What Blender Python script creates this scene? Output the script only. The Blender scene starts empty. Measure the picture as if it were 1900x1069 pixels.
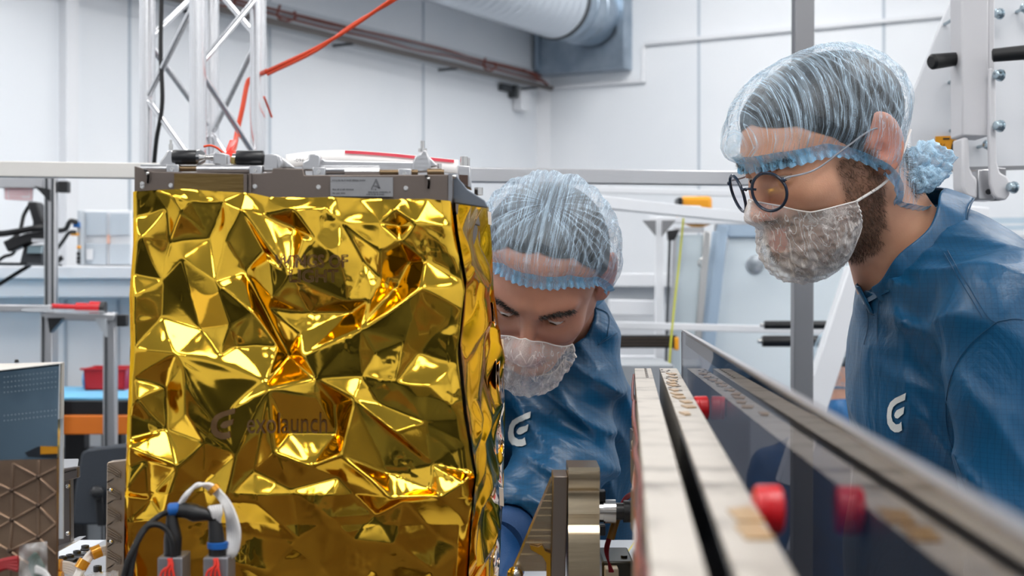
import bpy, bmesh, math, random
import numpy as np
from mathutils import Vector, Matrix, noise, geometry
from mathutils.bvhtree import BVHTree

# ------------------------------------------------------------------ camera, world, lights, exposure
SC = bpy.context.scene
COL = SC.collection
F, CX, HY, EYE = 2640.0, 950.0, 525.0, 1.45       # focal length in pixels, picture centre, horizon row, eye height
cam_d = bpy.data.cameras.new('camera')
cam = bpy.data.objects.new('camera', cam_d); COL.objects.link(cam)
cam.location = (0, 0, EYE); cam.rotation_euler = (math.pi/2, 0, 0)
cam_d.sensor_width = 36; cam_d.lens = 36*F/1900.0
cam_d.shift_y = (525-534.5)/1900.0
cam_d.clip_start = .02
cam_d.dof.use_dof = True; cam_d.dof.focus_distance = 1.62; cam_d.dof.aperture_fstop = 8.5
SC.camera = cam
w = bpy.data.worlds.new('world'); SC.world = w; w.use_nodes = True
w.node_tree.nodes['Background'].inputs[0].default_value = (.62, .72, .85, 1)
w.node_tree.nodes['Background'].inputs[1].default_value = .6
vs = SC.view_settings
vs.view_transform = 'Standard'; vs.look = 'None'; vs.gamma = 1; vs.exposure = -0.26; vs.use_curve_mapping = False
LAMP = 13.0          # radiance of the ceiling light panels

def P(px, py, d):
    """point seen at photo pixel (px,py) standing d metres away"""
    return Vector(((px-CX)/F*d, d, EYE-(py-HY)/F*d))
K = Vector((.177, 8.5, 0)); LD = Vector((-.513, -.858, 0)).normalized(); RD = Vector((.858, -.513, 0)).normalized()
def room(l, r, z): return K+LD*l+RD*r+Vector((0, 0, z))
CEIL = 3.7

# ------------------------------------------------------------------ materials
def lin(c):
    c = c/255.0
    return c/12.92 if c <= .04045 else ((c+.055)/1.055)**2.4
def rgb(r, g, b): return (lin(r), lin(g), lin(b), 1)
MATS = {}
def mat(name, col=None, rough=.5, metal=0, bump=None, alpha=1, trans=0, spec=.5, coat=0, aniso=0, mottle=None, sheen=0):
    """bump=(scale, strength, distance[, stretch]) ; mottle=(scale, colour2, low, high)"""
    if name in MATS: return MATS[name]
    m = bpy.data.materials.new(name); m.use_nodes = True; nt = m.node_tree
    b = nt.nodes['Principled BSDF']
    b.inputs['Base Color'].default_value = col; b.inputs['Roughness'].default_value = rough
    b.inputs['Metallic'].default_value = metal; b.inputs['Alpha'].default_value = alpha
    b.inputs['Transmission Weight'].default_value = trans
    b.inputs['Specular IOR Level'].default_value = spec
    b.inputs['Coat Weight'].default_value = coat
    b.inputs['Anisotropic'].default_value = aniso
    b.inputs['Sheen Weight'].default_value = sheen
    tc = nt.nodes.new('ShaderNodeTexCoord')
    mp = nt.nodes.new('ShaderNodeMapping'); nt.links.new(tc.outputs['Object'], mp.inputs['Vector'])
    if bump:
        if len(bump) > 3: mp.inputs['Scale'].default_value = bump[3]
        n = nt.nodes.new('ShaderNodeTexNoise'); n.inputs['Scale'].default_value = bump[0]; n.inputs['Detail'].default_value = 4
        nt.links.new(mp.outputs[0], n.inputs['Vector'])
        bp = nt.nodes.new('ShaderNodeBump'); bp.inputs['Strength'].default_value = bump[1]; bp.inputs['Distance'].default_value = bump[2]
        nt.links.new(n.outputs['Fac'], bp.inputs['Height']); nt.links.new(bp.outputs[0], b.inputs['Normal'])
    if mottle:
        n2 = nt.nodes.new('ShaderNodeTexNoise'); n2.inputs['Scale'].default_value = mottle[0]; n2.inputs['Detail'].default_value = 5
        nt.links.new(mp.outputs[0], n2.inputs['Vector'])
        rp = nt.nodes.new('ShaderNodeValToRGB'); rp.color_ramp.elements[0].position = mottle[2]; rp.color_ramp.elements[1].position = mottle[3]
        rp.color_ramp.elements[0].color = col; rp.color_ramp.elements[1].color = mottle[1]
        nt.links.new(n2.outputs['Fac'], rp.inputs[0]); nt.links.new(rp.outputs[0], b.inputs['Base Color'])
    MATS[name] = m; return m
def glow(name, col, s):
    m = bpy.data.materials.new(name); m.use_nodes = True; nt = m.node_tree
    b = nt.nodes['Principled BSDF']; b.inputs['Base Color'].default_value = col
    b.inputs['Emission Color'].default_value = col; b.inputs['Emission Strength'].default_value = s
    return m
def film(name, col, opacity, streak, uvscale, rough=.55, edge=.35, thin=.4):
    """thin fabric film: see-through with denser pleats (streaks by UV) and denser where seen edge on"""
    m = bpy.data.materials.new(name); m.use_nodes = True; nt = m.node_tree; N = nt.nodes; Lk = nt.links
    b = N['Principled BSDF']; b.inputs['Base Color'].default_value = col; b.inputs['Roughness'].default_value = rough
    out = N['Material Output']; tr = N.new('ShaderNodeBsdfTransparent'); mx = N.new('ShaderNodeMixShader')
    uv = N.new('ShaderNodeTexCoord'); mp = N.new('ShaderNodeMapping'); mp.inputs['Scale'].default_value = uvscale
    Lk.new(uv.outputs['UV'], mp.inputs['Vector'])
    n = N.new('ShaderNodeTexNoise'); n.inputs['Scale'].default_value = 1; n.inputs['Detail'].default_value = 3; n.inputs['Distortion'].default_value = .9
    Lk.new(mp.outputs[0], n.inputs['Vector'])
    r = N.new('ShaderNodeValToRGB'); r.color_ramp.elements[0].position = .48; r.color_ramp.elements[1].position = .66
    r.color_ramp.elements[0].color = (0, 0, 0, 1); r.color_ramp.elements[1].color = (1, 1, 1, 1)
    Lk.new(n.outputs['Fac'], r.inputs[0])
    fine = N.new('ShaderNodeTexNoise'); fine.inputs['Scale'].default_value = 900; fine.inputs['Detail'].default_value = 1
    Lk.new(uv.outputs['Object'], fine.inputs['Vector'])
    lw = N.new('ShaderNodeLayerWeight'); lw.inputs['Blend'].default_value = .45
    n3 = N.new('ShaderNodeTexNoise'); n3.inputs['Scale'].default_value = 1.7; n3.inputs['Detail'].default_value = 2; n3.inputs['Distortion'].default_value = 1.2
    Lk.new(mp.outputs[0], n3.inputs['Vector']); r3 = N.new('ShaderNodeValToRGB'); e3 = r3.color_ramp.elements; e3[0].position = .465; e3[0].color = (0, 0, 0, 1); e3[1].position = .50; e3[1].color = (1, 1, 1, 1)
    k3 = e3.new(.535); k3.color = (0, 0, 0, 1); Lk.new(n3.outputs['Fac'], r3.inputs[0])
    mxx = N.new('ShaderNodeMath'); mxx.operation = 'MULTIPLY_ADD'; mxx.inputs[1].default_value = thin; Lk.new(r3.outputs[0], mxx.inputs[0])
    a = N.new('ShaderNodeMath'); a.operation = 'MULTIPLY'; a.inputs[1].default_value = streak; Lk.new(r.outputs[0], a.inputs[0]); Lk.new(a.outputs[0], mxx.inputs[2]); a = mxx
    c = N.new('ShaderNodeMath'); c.operation = 'MULTIPLY_ADD'; c.inputs[1].default_value = edge; Lk.new(lw.outputs['Facing'], c.inputs[0]); Lk.new(a.outputs[0], c.inputs[2])
    fm = N.new('ShaderNodeMath'); fm.operation = 'MULTIPLY_ADD'; fm.inputs[1].default_value = .35; fm.inputs[2].default_value = -.17; Lk.new(fine.outputs['Fac'], fm.inputs[0])
    e0 = N.new('ShaderNodeMath'); e0.operation = 'ADD'; Lk.new(c.outputs[0], e0.inputs[0]); Lk.new(fm.outputs[0], e0.inputs[1])
    e = N.new('ShaderNodeMath'); e.operation = 'ADD'; e.use_clamp = True; e.inputs[1].default_value = opacity; Lk.new(e0.outputs[0], e.inputs[0])
    bp = N.new('ShaderNodeBump'); bp.inputs['Strength'].default_value = .6; bp.inputs['Distance'].default_value = .002
    Lk.new(n.outputs['Fac'], bp.inputs['Height']); Lk.new(bp.outputs[0], b.inputs['Normal'])
    Lk.new(e.outputs[0], mx.inputs[0]); Lk.new(tr.outputs[0], mx.inputs[1]); Lk.new(b.outputs[0], mx.inputs[2]); Lk.new(mx.outputs[0], out.inputs[0])
    b.inputs['Subsurface Weight'].default_value = 0
    return m
WHITE = mat('white_panel_paint', rgb(229, 232, 236), .45, mottle=(1.5, rgb(224, 228, 233), .4, .6))
WHITE2 = mat('white_powder_coat', rgb(222, 224, 228), .4)
ALU = mat('brushed_aluminium', rgb(196, 196, 198), .32, 1, bump=(60, .15, .001, (1, 1, 8)))
ALUD = mat('dull_aluminium', rgb(140, 140, 143), .42, .9, bump=(30, .2, .001))
STEEL = mat('polished_steel', rgb(205, 203, 200), .16, 1)
BRONZE = mat('bead_blasted_titanium', rgb(112, 102, 96), .48, .75, bump=(250, .25, .0004))
BLACK = mat('black_plastic', rgb(22, 23, 26), .38)
RUBBER = mat('black_rubber', rgb(15, 16, 18), .55)
DARK = mat('dark_slot', rgb(60, 64, 68), .6)
GALV = mat('galvanised_steel', rgb(150, 165, 180), .35, .85, mottle=(9, rgb(175, 188, 200), .35, .65), bump=(14, .2, .002))
RED = mat('red_plastic', rgb(200, 18, 28), .35)
ORANGE = mat('orange_cable', rgb(225, 72, 30), .45)
BROWNC = mat('brown_cable', rgb(120, 62, 50), .6)
GREY = mat('light_grey_plastic', rgb(188, 194, 200), .5)
CHAIRM = mat('dark_grey_plastic', rgb(48, 54, 62), .55)
YEL = mat('orange_yellow_plastic', rgb(245, 165, 20), .4)
KAPT = mat('amber_tape', rgb(205, 140, 30), .22, .35, bump=(90, .5, .001))

# ------------------------------------------------------------------ mesh helpers
ORG = {}
def tag(o, label, cat, group=None):
    o['label'] = label; o['category'] = cat
    if group: o['group'] = group
    return o
def thing(name, label, cat, loc, group=None):
    o = bpy.data.objects.new(name, None); COL.objects.link(o); o.location = loc; o.empty_display_size = .05
    ORG[o.name] = Vector(loc); return tag(o, label, cat, group)
def link(name, me, m, parent=None, org=None):
    o = bpy.data.objects.new(name, me); COL.objects.link(o)
    if m is not None: me.materials.append(m)
    if parent is not None:
        org = ORG[parent.name]; o.parent = parent; o.matrix_parent_inverse.identity(); o.location = (0, 0, 0)
    elif org is None:
        n = len(me.vertices); a = np.empty(n*3); me.vertices.foreach_get('co', a); a = a.reshape(-1, 3)
        lo, hi = a.min(0), a.max(0); org = Vector(((lo[0]+hi[0])/2, (lo[1]+hi[1])/2, lo[2]))
    org = Vector(org); ORG[o.name] = org
    me.transform(Matrix.Translation(-org))
    if parent is None: o.location = org
    return o
def npmesh(name, V, Fc, smooth=True):
    me = bpy.data.meshes.new(name); me.from_pydata(np.asarray(V).tolist(), [], np.asarray(Fc).tolist() if not isinstance(Fc, list) else Fc); me.update()
    if smooth: me.shade_smooth()
    return me
def frame(d):
    d = Vector(d).normalized(); up = Vector((0, 0, 1)) if abs(d.z) < .95 else Vector((0, 1, 0))
    x = d.cross(up).normalized(); y = x.cross(d).normalized(); return x, y, d
class MB:
    def __init__(s): s.v = []; s.f = []
    def add(s, v, f):
        n = len(s.v); s.v += [tuple(p) for p in v]; s.f += [tuple(i+n for i in q) for q in f]; return s
    def box(s, c, d, R=None):
        R = R or Matrix.Identity(3); c = Vector(c)
        v = [c+R@Vector((sx*d[0]/2, sy*d[1]/2, sz*d[2]/2)) for sx in (-1, 1) for sy in (-1, 1) for sz in (-1, 1)]
        return s.add(v, [(0, 1, 3, 2), (4, 6, 7, 5), (0, 4, 5, 1), (2, 3, 7, 6), (0, 2, 6, 4), (1, 5, 7, 3)])
    def bar(s, a, b, w, h=None):
        """square bar from a to b"""
        h = h or w; a = Vector(a); b = Vector(b); x, y, d = frame(b-a)
        v = [q+x*sx*w/2+y*sy*h/2 for q in (a, b) for sx, sy in ((-1, -1), (1, -1), (1, 1), (-1, 1))]
        return s.add(v, [(3, 2, 1, 0), (4, 5, 6, 7), (0, 1, 5, 4), (1, 2, 6, 5), (2, 3, 7, 6), (3, 0, 4, 7)])
    def prism(s, pts, off):
        """closed polygon of world points pushed along off"""
        n = len(pts); pts = [Vector(p) for p in pts]; off = Vector(off)
        nrm = Vector((0, 0, 0))
        for i in range(n): nrm += pts[i].cross(pts[(i+1) % n])
        if nrm.dot(off) > 0: pts = pts[::-1]
        v = pts+[p+off for p in pts]
        return s.add(v, [tuple(range(n)), tuple(range(2*n-1, n-1, -1))]+[((i+1) % n, i, i+n, (i+1) % n+n) for i in range(n)])
    def tube(s, pts, r, n=12, closed=False, caps=True):
        pts = [Vector(p) for p in pts]; m = len(pts); rr = r if isinstance(r, (list, tuple)) else [r]*m
        rings = []; x = None
        for i in range(m):
            if closed: d = pts[(i+1) % m]-pts[i-1]
            else: d = pts[min(i+1, m-1)]-pts[max(i-1, 0)]
            if d.length < 1e-9: d = Vector((0, 0, 1))
            d.normalize()
            if x is None: x = frame(d)[0]
            x = (x-d*x.dot(d)); x = x.normalized() if x.length > 1e-6 else frame(d)[0]
            y = d.cross(x)
            rings.append([pts[i]+(x*math.cos(2*math.pi*k/n)+y*math.sin(2*math.pi*k/n))*rr[i] for k in range(n)])
        v = [p for g in rings for p in g]; f = []
        for i in range(m if closed else m-1):
            j = (i+1) % m
            f += [(i*n+k, i*n+(k+1) % n, j*n+(k+1) % n, j*n+k) for k in range(n)]
        if not closed and caps: f += [tuple(range(n-1, -1, -1)), tuple((m-1)*n+k for k in range(n))]
        return s.add(v, f)
    def lathe(s, a, b, prof, n=24):
        """prof [(t, r)] along the axis a-b (t in metres)"""
        a = Vector(a); x, y, d = frame(Vector(b)-a)
        v = [a+d*t+(x*math.cos(2*math.pi*k/n)+y*math.sin(2*math.pi*k/n))*r for t, r in prof for k in range(n)]
        m = len(prof); f = [(i*n+k, i*n+(k+1) % n, (i+1)*n+(k+1) % n, (i+1)*n+k) for i in range(m-1) for k in range(n)]
        f += [tuple(range(n-1, -1, -1)), tuple((m-1)*n+k for k in range(n))]
        return s.add(v, f)
    def ball(s, c, r, n=12):
        c = Vector(c); r = Vector((r, r, r)) if not hasattr(r, '__len__') else Vector(r)
        v = []; 
        for i in range(n+1):
            th = math.pi*i/n
            for k in range(2*n):
                ph = math.pi*k/n; v.append(c+Vector((r.x*math.sin(th)*math.cos(ph), r.y*math.sin(th)*math.sin(ph), r.z*math.cos(th))))
        f = [(i*2*n+k, (i+1)*2*n+k, (i+1)*2*n+(k+1) % (2*n), i*2*n+(k+1) % (2*n)) for i in range(n) for k in range(2*n)]
        return s.add(v, f)
    def build(s, name, m, parent=None, bevel=0, smooth=True, org=None):
        me = bpy.data.meshes.new(name); me.from_pydata(s.v, [], s.f); me.update()
        bm = bmesh.new(); bm.from_mesh(me); bmesh.ops.remove_doubles(bm, verts=bm.verts, dist=1e-6); bmesh.ops.recalc_face_normals(bm, faces=bm.faces); bm.to_mesh(me); bm.free()
        if smooth: me.shade_smooth(); me.set_sharp_from_angle(angle=math.radians(35))
        o = link(name, me, m, parent, org)
        if bevel:
            bv = o.modifiers.new('bevel', 'BEVEL'); bv.width = bevel; bv.segments = 2; bv.limit_method = 'ANGLE'
        return o
def spline(pts, n=8):
    pts = [Vector(p) for p in pts]; out = []
    q = [pts[0]*2-pts[1]]+pts+[pts[-1]*2-pts[-2]]
    for i in range(1, len(q)-2):
        for k in range(n):
            t = k/n; out.append(.5*((2*q[i])+(q[i+1]-q[i-1])*t+(2*q[i-1]-5*q[i]+4*q[i+1]-q[i+2])*t*t+(3*q[i]-q[i-1]-3*q[i+1]+q[i+2])*t**3))
    return out+[pts[-1]]
def pp(*l): return [P(*q) for q in l]
def pbox(x0, y0, x1, y1, d, t):
    """box whose near face spans the given photo rectangle at distance d, t deep"""
    a = P(x0, y0, d); b = P(x1, y1, d); return ((a+b)/2+Vector((0, t/2, 0)), (abs(b.x-a.x), t, abs(b.z-a.z)))
def struct(o): o['kind'] = 'structure'; return o
def bolt(mb, c, nrm, r=.006, h=.005, n=6):
    c = Vector(c); nrm = Vector(nrm).normalized(); mb.lathe(c, c+nrm, [(0, r*1.35), (h*.25, r*1.35), (h*.25, r), (h, r), (h, r*.55), (h*.5, r*.5)], n=n*2)

# ------------------------------------------------------------------ room
def wallbox(l0, l1, r0, r1, z0, z1):
    return [room(l0, r0, z0), room(l1, r0, z0), room(l1, r1, z0), room(l0, r1, z0)], Vector((0, 0, z1-z0))
RL, RR = 11.5, 9.0
FLOORM = mat('grey_vinyl_floor', rgb(70, 75, 82), .3, bump=(3, .05, .002))
struct(MB().prism(*wallbox(-.1, RL+.1, -.1, RR+.1, -.1, 0)).build('floor', FLOORM, smooth=False))
struct(MB().prism(*wallbox(-.1, RL+.1, -.1, RR+.1, CEIL, CEIL+.1)).build('ceiling', WHITE, smooth=False))
struct(MB().prism(*wallbox(-.1, RL+.1, -.1, 0, 0, CEIL)).build('wall_left', WHITE, smooth=False))
struct(MB().prism(*wallbox(-.1, 0, 0, RR, 0, CEIL)).build('wall_right', WHITE, smooth=False))
struct(MB().prism(*wallbox(RL, RL+.1, 0, RR, 0, CEIL)).build('wall_back', WHITE, smooth=False))
struct(MB().prism(*wallbox(0, RL, RR, RR+.1, 0, CEIL)).build('wall_front', WHITE, smooth=False))
def on_left(px):      # l where the ray through px meets the left wall
    k = (px-CX)/F; return (K.x-k*K.y)/(k*LD.y-LD.x)
def on_right(px):
    k = (px-CX)/F; return (K.x-k*K.y)/(k*RD.y-RD.x)
SEAM = mat('panel_joint', rgb(178, 188, 198), .5)
ti = 1
for px, wd in ((785, .012), (500, .012), (240, .012)):
    l = on_left(px); struct(MB().prism(*wallbox(l-wd/2, l+wd/2, 0, .004, 0, CEIL)).build('trim_%d' % ti, SEAM, smooth=False)); ti += 1
for px, wd in ((1297, .014), (1640, .014)):
    r = on_right(px); struct(MB().prism(*wallbox(0, .004, r-wd/2, r+wd/2, 0, CEIL)).build('trim_%d' % ti, SEAM, smooth=False)); ti += 1
struct(MB().prism([room(0, 0, 0), room(.06, 0, 0), room(0, .06, 0)], (0, 0, CEIL)).build('trim_%d' % ti, WHITE2, smooth=False)); ti += 1
l = on_left(121); struct(MB().prism(*wallbox(l-.03, l+.03, 0, .04, 0, CEIL)).build('trim_%d' % ti, WHITE2, smooth=False)); ti += 1

# ceiling light panels
LGT = glow('light_diffuser', (1, .985, .965, 1), LAMP)
protoL = None
for i in range(4):
    for j in range(3):
        l = 1.6+i*2.75; r = 1.5+j*3.0
        c = room(l, r, CEIL)
        if protoL is None:
            protoL = thing('ceiling_light', 'white square light panel in the cleanroom ceiling', 'light', c, 'light panels in the ceiling')
            R = Matrix((RD, -LD, Vector((0, 0, 1)))).transposed()
            b = MB()
            for sx, sy, dx, dy in ((0, .61, 1.26, .04), (0, -.61, 1.26, .04), (.61, 0, .04, 1.18), (-.61, 0, .04, 1.18)):
                b.box(c+R@Vector((sx, sy, -.02)), (dx, dy, .03), R)
            b.build('frame', WHITE2, protoL)
            MB().box(c+R@Vector((0, 0, -.015)), (1.18, 1.18, .012), R).build('diffuser', LGT, protoL)
        else:
            q = protoL.copy(); COL.objects.link(q); q.location = c
            for ch in list(protoL.children):
                cc = ch.copy(); COL.objects.link(cc); cc.parent = q

# ------------------------------------------------------------------ duct, cable tray, conduit
z0 = EYE+1.224
ob = thing('plenum_box', 'galvanised steel ventilation box high in the corner that the round duct enters', 'duct', room(.06, .3, z0))
b = MB(); b.prism(*wallbox(0, .10, .02, .60, z0, CEIL)); b.build('housing', GALV, ob)
b = MB(); b.prism(*wallbox(.10, .125, .565, .605, z0, CEIL)); b.prism(*wallbox(.10, .125, .02, .565, z0, z0+.03)); b.prism(*wallbox(.10, .125, .02, .05, z0, CEIL)); b.build('flange', GALV, ob)
ax = lambda l: room(l, .39, EYE+1.555)
ob = thing('ventilation_duct', 'corrugated silver flexible air duct running under the ceiling along the left wall', 'duct', room(2.5, .34, EYE+1.4))
prof = []; t = 0
while t < 3.6:
    prof += [(t, .196), (t+.018, .207), (t+.036, .207), (t+.054, .196)]; t += .072
MB().lathe(ax(.52), ax(4), prof, 40).build('flexible_hose', mat('crinkled_foil_hose', rgb(205, 212, 220), .35, .6, bump=(40, .4, .004)), ob)
MB().lathe(ax(.125), ax(1), [(0, .195), (.13, .195), (.135, .201), (.15, .201), (.155, .195), (.25, .195), (.255, .201), (.27, .201), (.275, .195), (.41, .195)], 40).build('steel_sleeve', GALV, ob)
MB().lathe(ax(.51), ax(1), [(0, .204), (0, .214), (.02, .214), (.02, .204)], 40).build('hose_clamp', DARK, ob)
lo, hi = EYE+1.143, EYE+1.25
ob = thing('cable_tray', 'long steel cable tray with brown cables high on the left wall', 'cable tray', room(3, .05, lo))
MB().prism(*wallbox(.08, 5.2, .10, .125, lo-.012, lo+.012)).build('lower_rail', mat('weathered_rail', rgb(92, 86, 84), .5, .4), ob)
MB().prism(*wallbox(.08, 5.2, .002, .012, lo, hi+.01)).build('back_strip', GREY, ob)
b = MB(); random.seed(4)
for q in range(3):
    b.tube(spline([room(.1+i*.33, .04+.014*q, hi-.015-.02*random.random()-.03*(q == 2)) for i in range(16)], 4), .0055, 8)
b.tube(spline([room(.08, .09, lo+.02), room(.1, .06, lo+.05), room(.3, .05, hi-.02)], 6), .008, 8)
for l in (.78, 2.5, 2.9): b.tube(spline([room(l, .09, hi-.02), room(l+.03, .10, hi-.07), room(l-.02, .1, lo+.02), room(l-.09, .1, lo+.045), room(l-.1, .09, hi-.03)], 6), .006, 8)
b.build('brown_cable', BROWNC, ob)
for l in (.25, 1.1, 2.0, 3.0, 4.0): MB().prism(*wallbox(l, l+.012, .002, .12, lo-.02, lo-.008)).build('support_bracket', DARK, ob)
ob = thing('junction_box', 'small white junction box hanging below the end of the cable tray', 'electrical box', room(.4, .03, lo-.13))
MB().prism(*wallbox(.24, .34, .002, .06, lo-.15, lo-.03)).build('cover', WHITE2, ob, .004)
MB().prism(*wallbox(.36, .39, .002, .05, lo-.08, lo-.01)).prism(*wallbox(.36, .50, .002, .03, lo-.05, lo-.012)).build('bracket', DARK, ob)
ra = on_right(1196)
b = MB(); h1 = EYE+(525-160)/F*8.4
def cond(r0, z0_, r1, z1_, w=.022): b.bar(room(.014, r0, z0_), room(.014, r1, z1_), w)
z1c = EYE+(525-150)/F*(room(0, ra, 0).y); z2c = EYE+(525-82)/F*(room(0, ra, 0).y)
cond(.06, z1c, ra, z1c); cond(ra, z1c-.01, ra, z2c); cond(ra, z2c, 3.4, z2c)
ob = b.build('cable_conduit', WHITE2, bevel=.002)
tag(ob, 'thin white conduit stepping up the right wall beside the ventilation box', 'conduit')

# ------------------------------------------------------------------ lighting truss
def px_at(px, d): return (px-CX)/F*d
ob = thing('truss_tower', 'four-tube aluminium lattice truss standing behind the gold satellite', 'truss', (px_at(375, 2.9), 2.95, 0))
TR = mat('truss_aluminium', rgb(228, 228, 230), .24, .9, bump=(20, .15, .001))
ch = {'L': (px_at(273, 2.95), 2.95), 'F': (px_at(367, 2.72), 2.72), 'R': (px_at(479, 2.86), 2.86), 'B': (px_at(393, 3.12), 3.12)}
for k, (x, y) in ch.items():
    MB().tube([(x, y, .02), (x, y, CEIL-.05)], .0165 if k != 'B' else .016, 20).build('chord_tube', TR, ob)
MB().box((px_at(375, 2.9), 2.92, .012), (.42, .5, .02)).build('base_plate', TR, ob, .003)
def zz(a, b_, zs, off=0):
    for i in range(len(zs)-1):
        p, q = (ch[a], ch[b_]) if (i+off) % 2 == 0 else (ch[b_], ch[a])
        MB().tube([(p[0], p[1], zs[i]), (q[0], q[1], zs[i+1])], .0065, 12).build('brace', TR, ob)
hz = lambda py, d: EYE-(py-HY)/F*d
S_ = .165
zs = [hz(165, 2.8)+S_*k for k in range(-9, 12)]
zz('L', 'F', zs, 1); zz('F', 'R', [z+.03 for z in zs], 1); zz('B', 'R', [z+.11 for z in zs], 0); zz('L', 'B', [z+.12 for z in zs], 1)
b = MB().tube(spline(pp((292, -250, 2.9), (300, -60, 2.9), (298, 90, 2.88), (301, 190, 2.87), (290, 262, 2.88), (285, 330, 2.9), (288, 420, 2.9))), .0045, 10)
tag(b.build('power_cable', RUBBER), 'black cable hanging down inside the aluminium truss', 'cable')
ob = thing('signal_cable', 'bright red-orange cable stretched from the truss up in front of the left wall', 'cable', P(470, 280, 2.8))
MB().tube(spline(pp((900, -120, 2.55), (740, -10, 2.6), (650, 52, 2.66), (585, 90, 2.7), (495, 132, 2.82))), .0036, 10).build('strand', ORANGE, ob)
MB().tube(spline(pp((905, -110, 2.55), (744, -7, 2.6), (655, 45, 2.66), (585, 95, 2.7), (497, 138, 2.82))), .0030, 10).build('strand', ORANGE, ob)
MB().tube(spline(pp((495, 132, 2.82), (468, 145, 2.9), (459, 155, 2.9), (450, 200, 2.88), (441, 240, 2.85), (436, 268, 2.8), (430, 290, 2.7))), .0050, 10).build('drop_strand', ORANGE, ob)
MB().tube(spline(pp((490, 180, 2.8), (497, 198, 2.83), (504, 217, 2.86))), .0022, 8).build('loose_end', ORANGE, ob)
# ------------------------------------------------------------------ aluminium frame with rail and post
ob = thing('aluminium_frame', 'aluminium profile frame: long horizontal rail and tall square post behind the two men', 'frame', (P(1485, 525, 2.72).x, 2.72, 0))
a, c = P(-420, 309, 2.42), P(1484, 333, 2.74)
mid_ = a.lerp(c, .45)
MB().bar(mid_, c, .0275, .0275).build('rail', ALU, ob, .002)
MB().bar(a, mid_, .0275, .0275).build('rail', mat('light_tinted_rail', rgb(226, 223, 218), .35, .2), ob, .002)  # left half of the rail paler: brighter light put into its colour
MB().bar((P(1484, 525, 2.70).x, 2.70, 0), (P(1488, 525, 2.70).x+.006, 2.70, CEIL-.3), .037, .037).build('post', ALUD, ob, .0025)
MB().bar((a.x, a.y, 0), (a.x, a.y, EYE+.25), .037).build('post', ALUD, ob, .0025)
MB().box((P(1484, 525, 2.70).x, 2.70, .006), (.12, .12, .012)).build('foot_plate', ALU, ob, .002)
MB().box((a.x, a.y, .006), (.12, .12, .012)).build('foot_plate', ALU, ob, .002)

# ------------------------------------------------------------------ left background
# profile rack with a robot-like monitor arm
D0 = 3.85
ob = thing('profile_rack', 'aluminium profile rack with a black slotted upright and corner gussets left of the satellite', 'frame', (P(95, 0, D0).x, D0, 0))
x0 = P(95, 0, D0).x
MB().bar((x0, D0, 0), (x0, D0, EYE+.29), .03).build('upright', ALU, ob, .002)
MB().bar((x0-.008, D0-.016, .02), (x0-.008, D0-.016, EYE+.285), .006, .004).bar((x0+.009, D0-.016, .02), (x0+.009, D0-.016, EYE+.285), .006, .004).build('slot', DARK, ob)
MB().prism(pp((63, 345, D0-.02), (92, 351, D0-.02), (92, 374, D0-.02)), (0, .03, 0)).build('gusset', BLACK, ob)
MB().prism(pp((107, 336, D0), (125, 336, D0), (125, 357, D0), (107, 357, D0)), (0, .03, 0)).build('end_cap', BLACK, ob, .002)
MB().bar(P(-120, 489, D0+.1), P(84, 491, D0+.1), .3, .006).build('shelf', BLACK, ob)
MB().bar(P(-120, 338, D0+.02), P(84, 340, D0+.02), .03).build('crossbar', ALU, ob, .002)
ob = thing('lower_rack', 'low aluminium profile table frame carrying a red tool beside the satellite', 'frame', (P(150, 0, 3.60).x, 3.60, 0))
MB().bar(P(-100, 571, 3.55), P(96, 573, 3.55), .018).bar(P(84, 586, 3.55), P(214, 590, 3.55), .018).build('top_rail', ALU, ob, .002)
for px in (89, 205):
    q = P(px, 580, 3.57); MB().bar((q.x, q.y, .75), (q.x, q.y, q.z), .03).build('upright', ALU, ob, .002)
    MB().bar((q.x-.007, q.y-.016, .76), (q.x-.007, q.y-.016, q.z-.01), .005, .003).build('slot', DARK, ob)
MB().prism(pp((88, 590, 3.53), (117, 590, 3.53), (92, 618, 3.53)), (0, .03, 0)).build('gusset', BLACK, ob)
MB().prism(pp((176, 592, 3.53), (196, 592, 3.53), (196, 626, 3.53)), (0, .03, 0)).build('gusset', GREY, ob)
MB().prism(pp((216, 584, 3.55), (234, 584, 3.55), (234, 606, 3.55), (216, 606, 3.55)), (0, .03, 0)).build('end_cap', BLACK, ob, .002)
MB().prism([P(40, 578, 3.45), P(194, 581, 3.45), P(194, 579, 3.75), P(40, 577, 3.75)], (0, 0, .006)).build('glass_shelf', mat('clear_glass_plate', rgb(235, 240, 245), .05, alpha=.45), ob)
ob = thing('torque_tool', 'red handled tool lying on the low rack', 'tool', P(145, 574, 3.57))
MB().lathe(P(97, 568, 3.57), P(194, 572, 3.57), [(0, .006), (.06, .006), (.06, .011), (.095, .011), (.095, .016), (.128, .016), (.13, .012)]).build('handle', RED, ob)
MB().lathe(P(187, 572, 3.57), P(196, 572.5, 3.57), [(0, .017), (.012, .017)]).build('tip', BLACK, ob)
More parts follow.
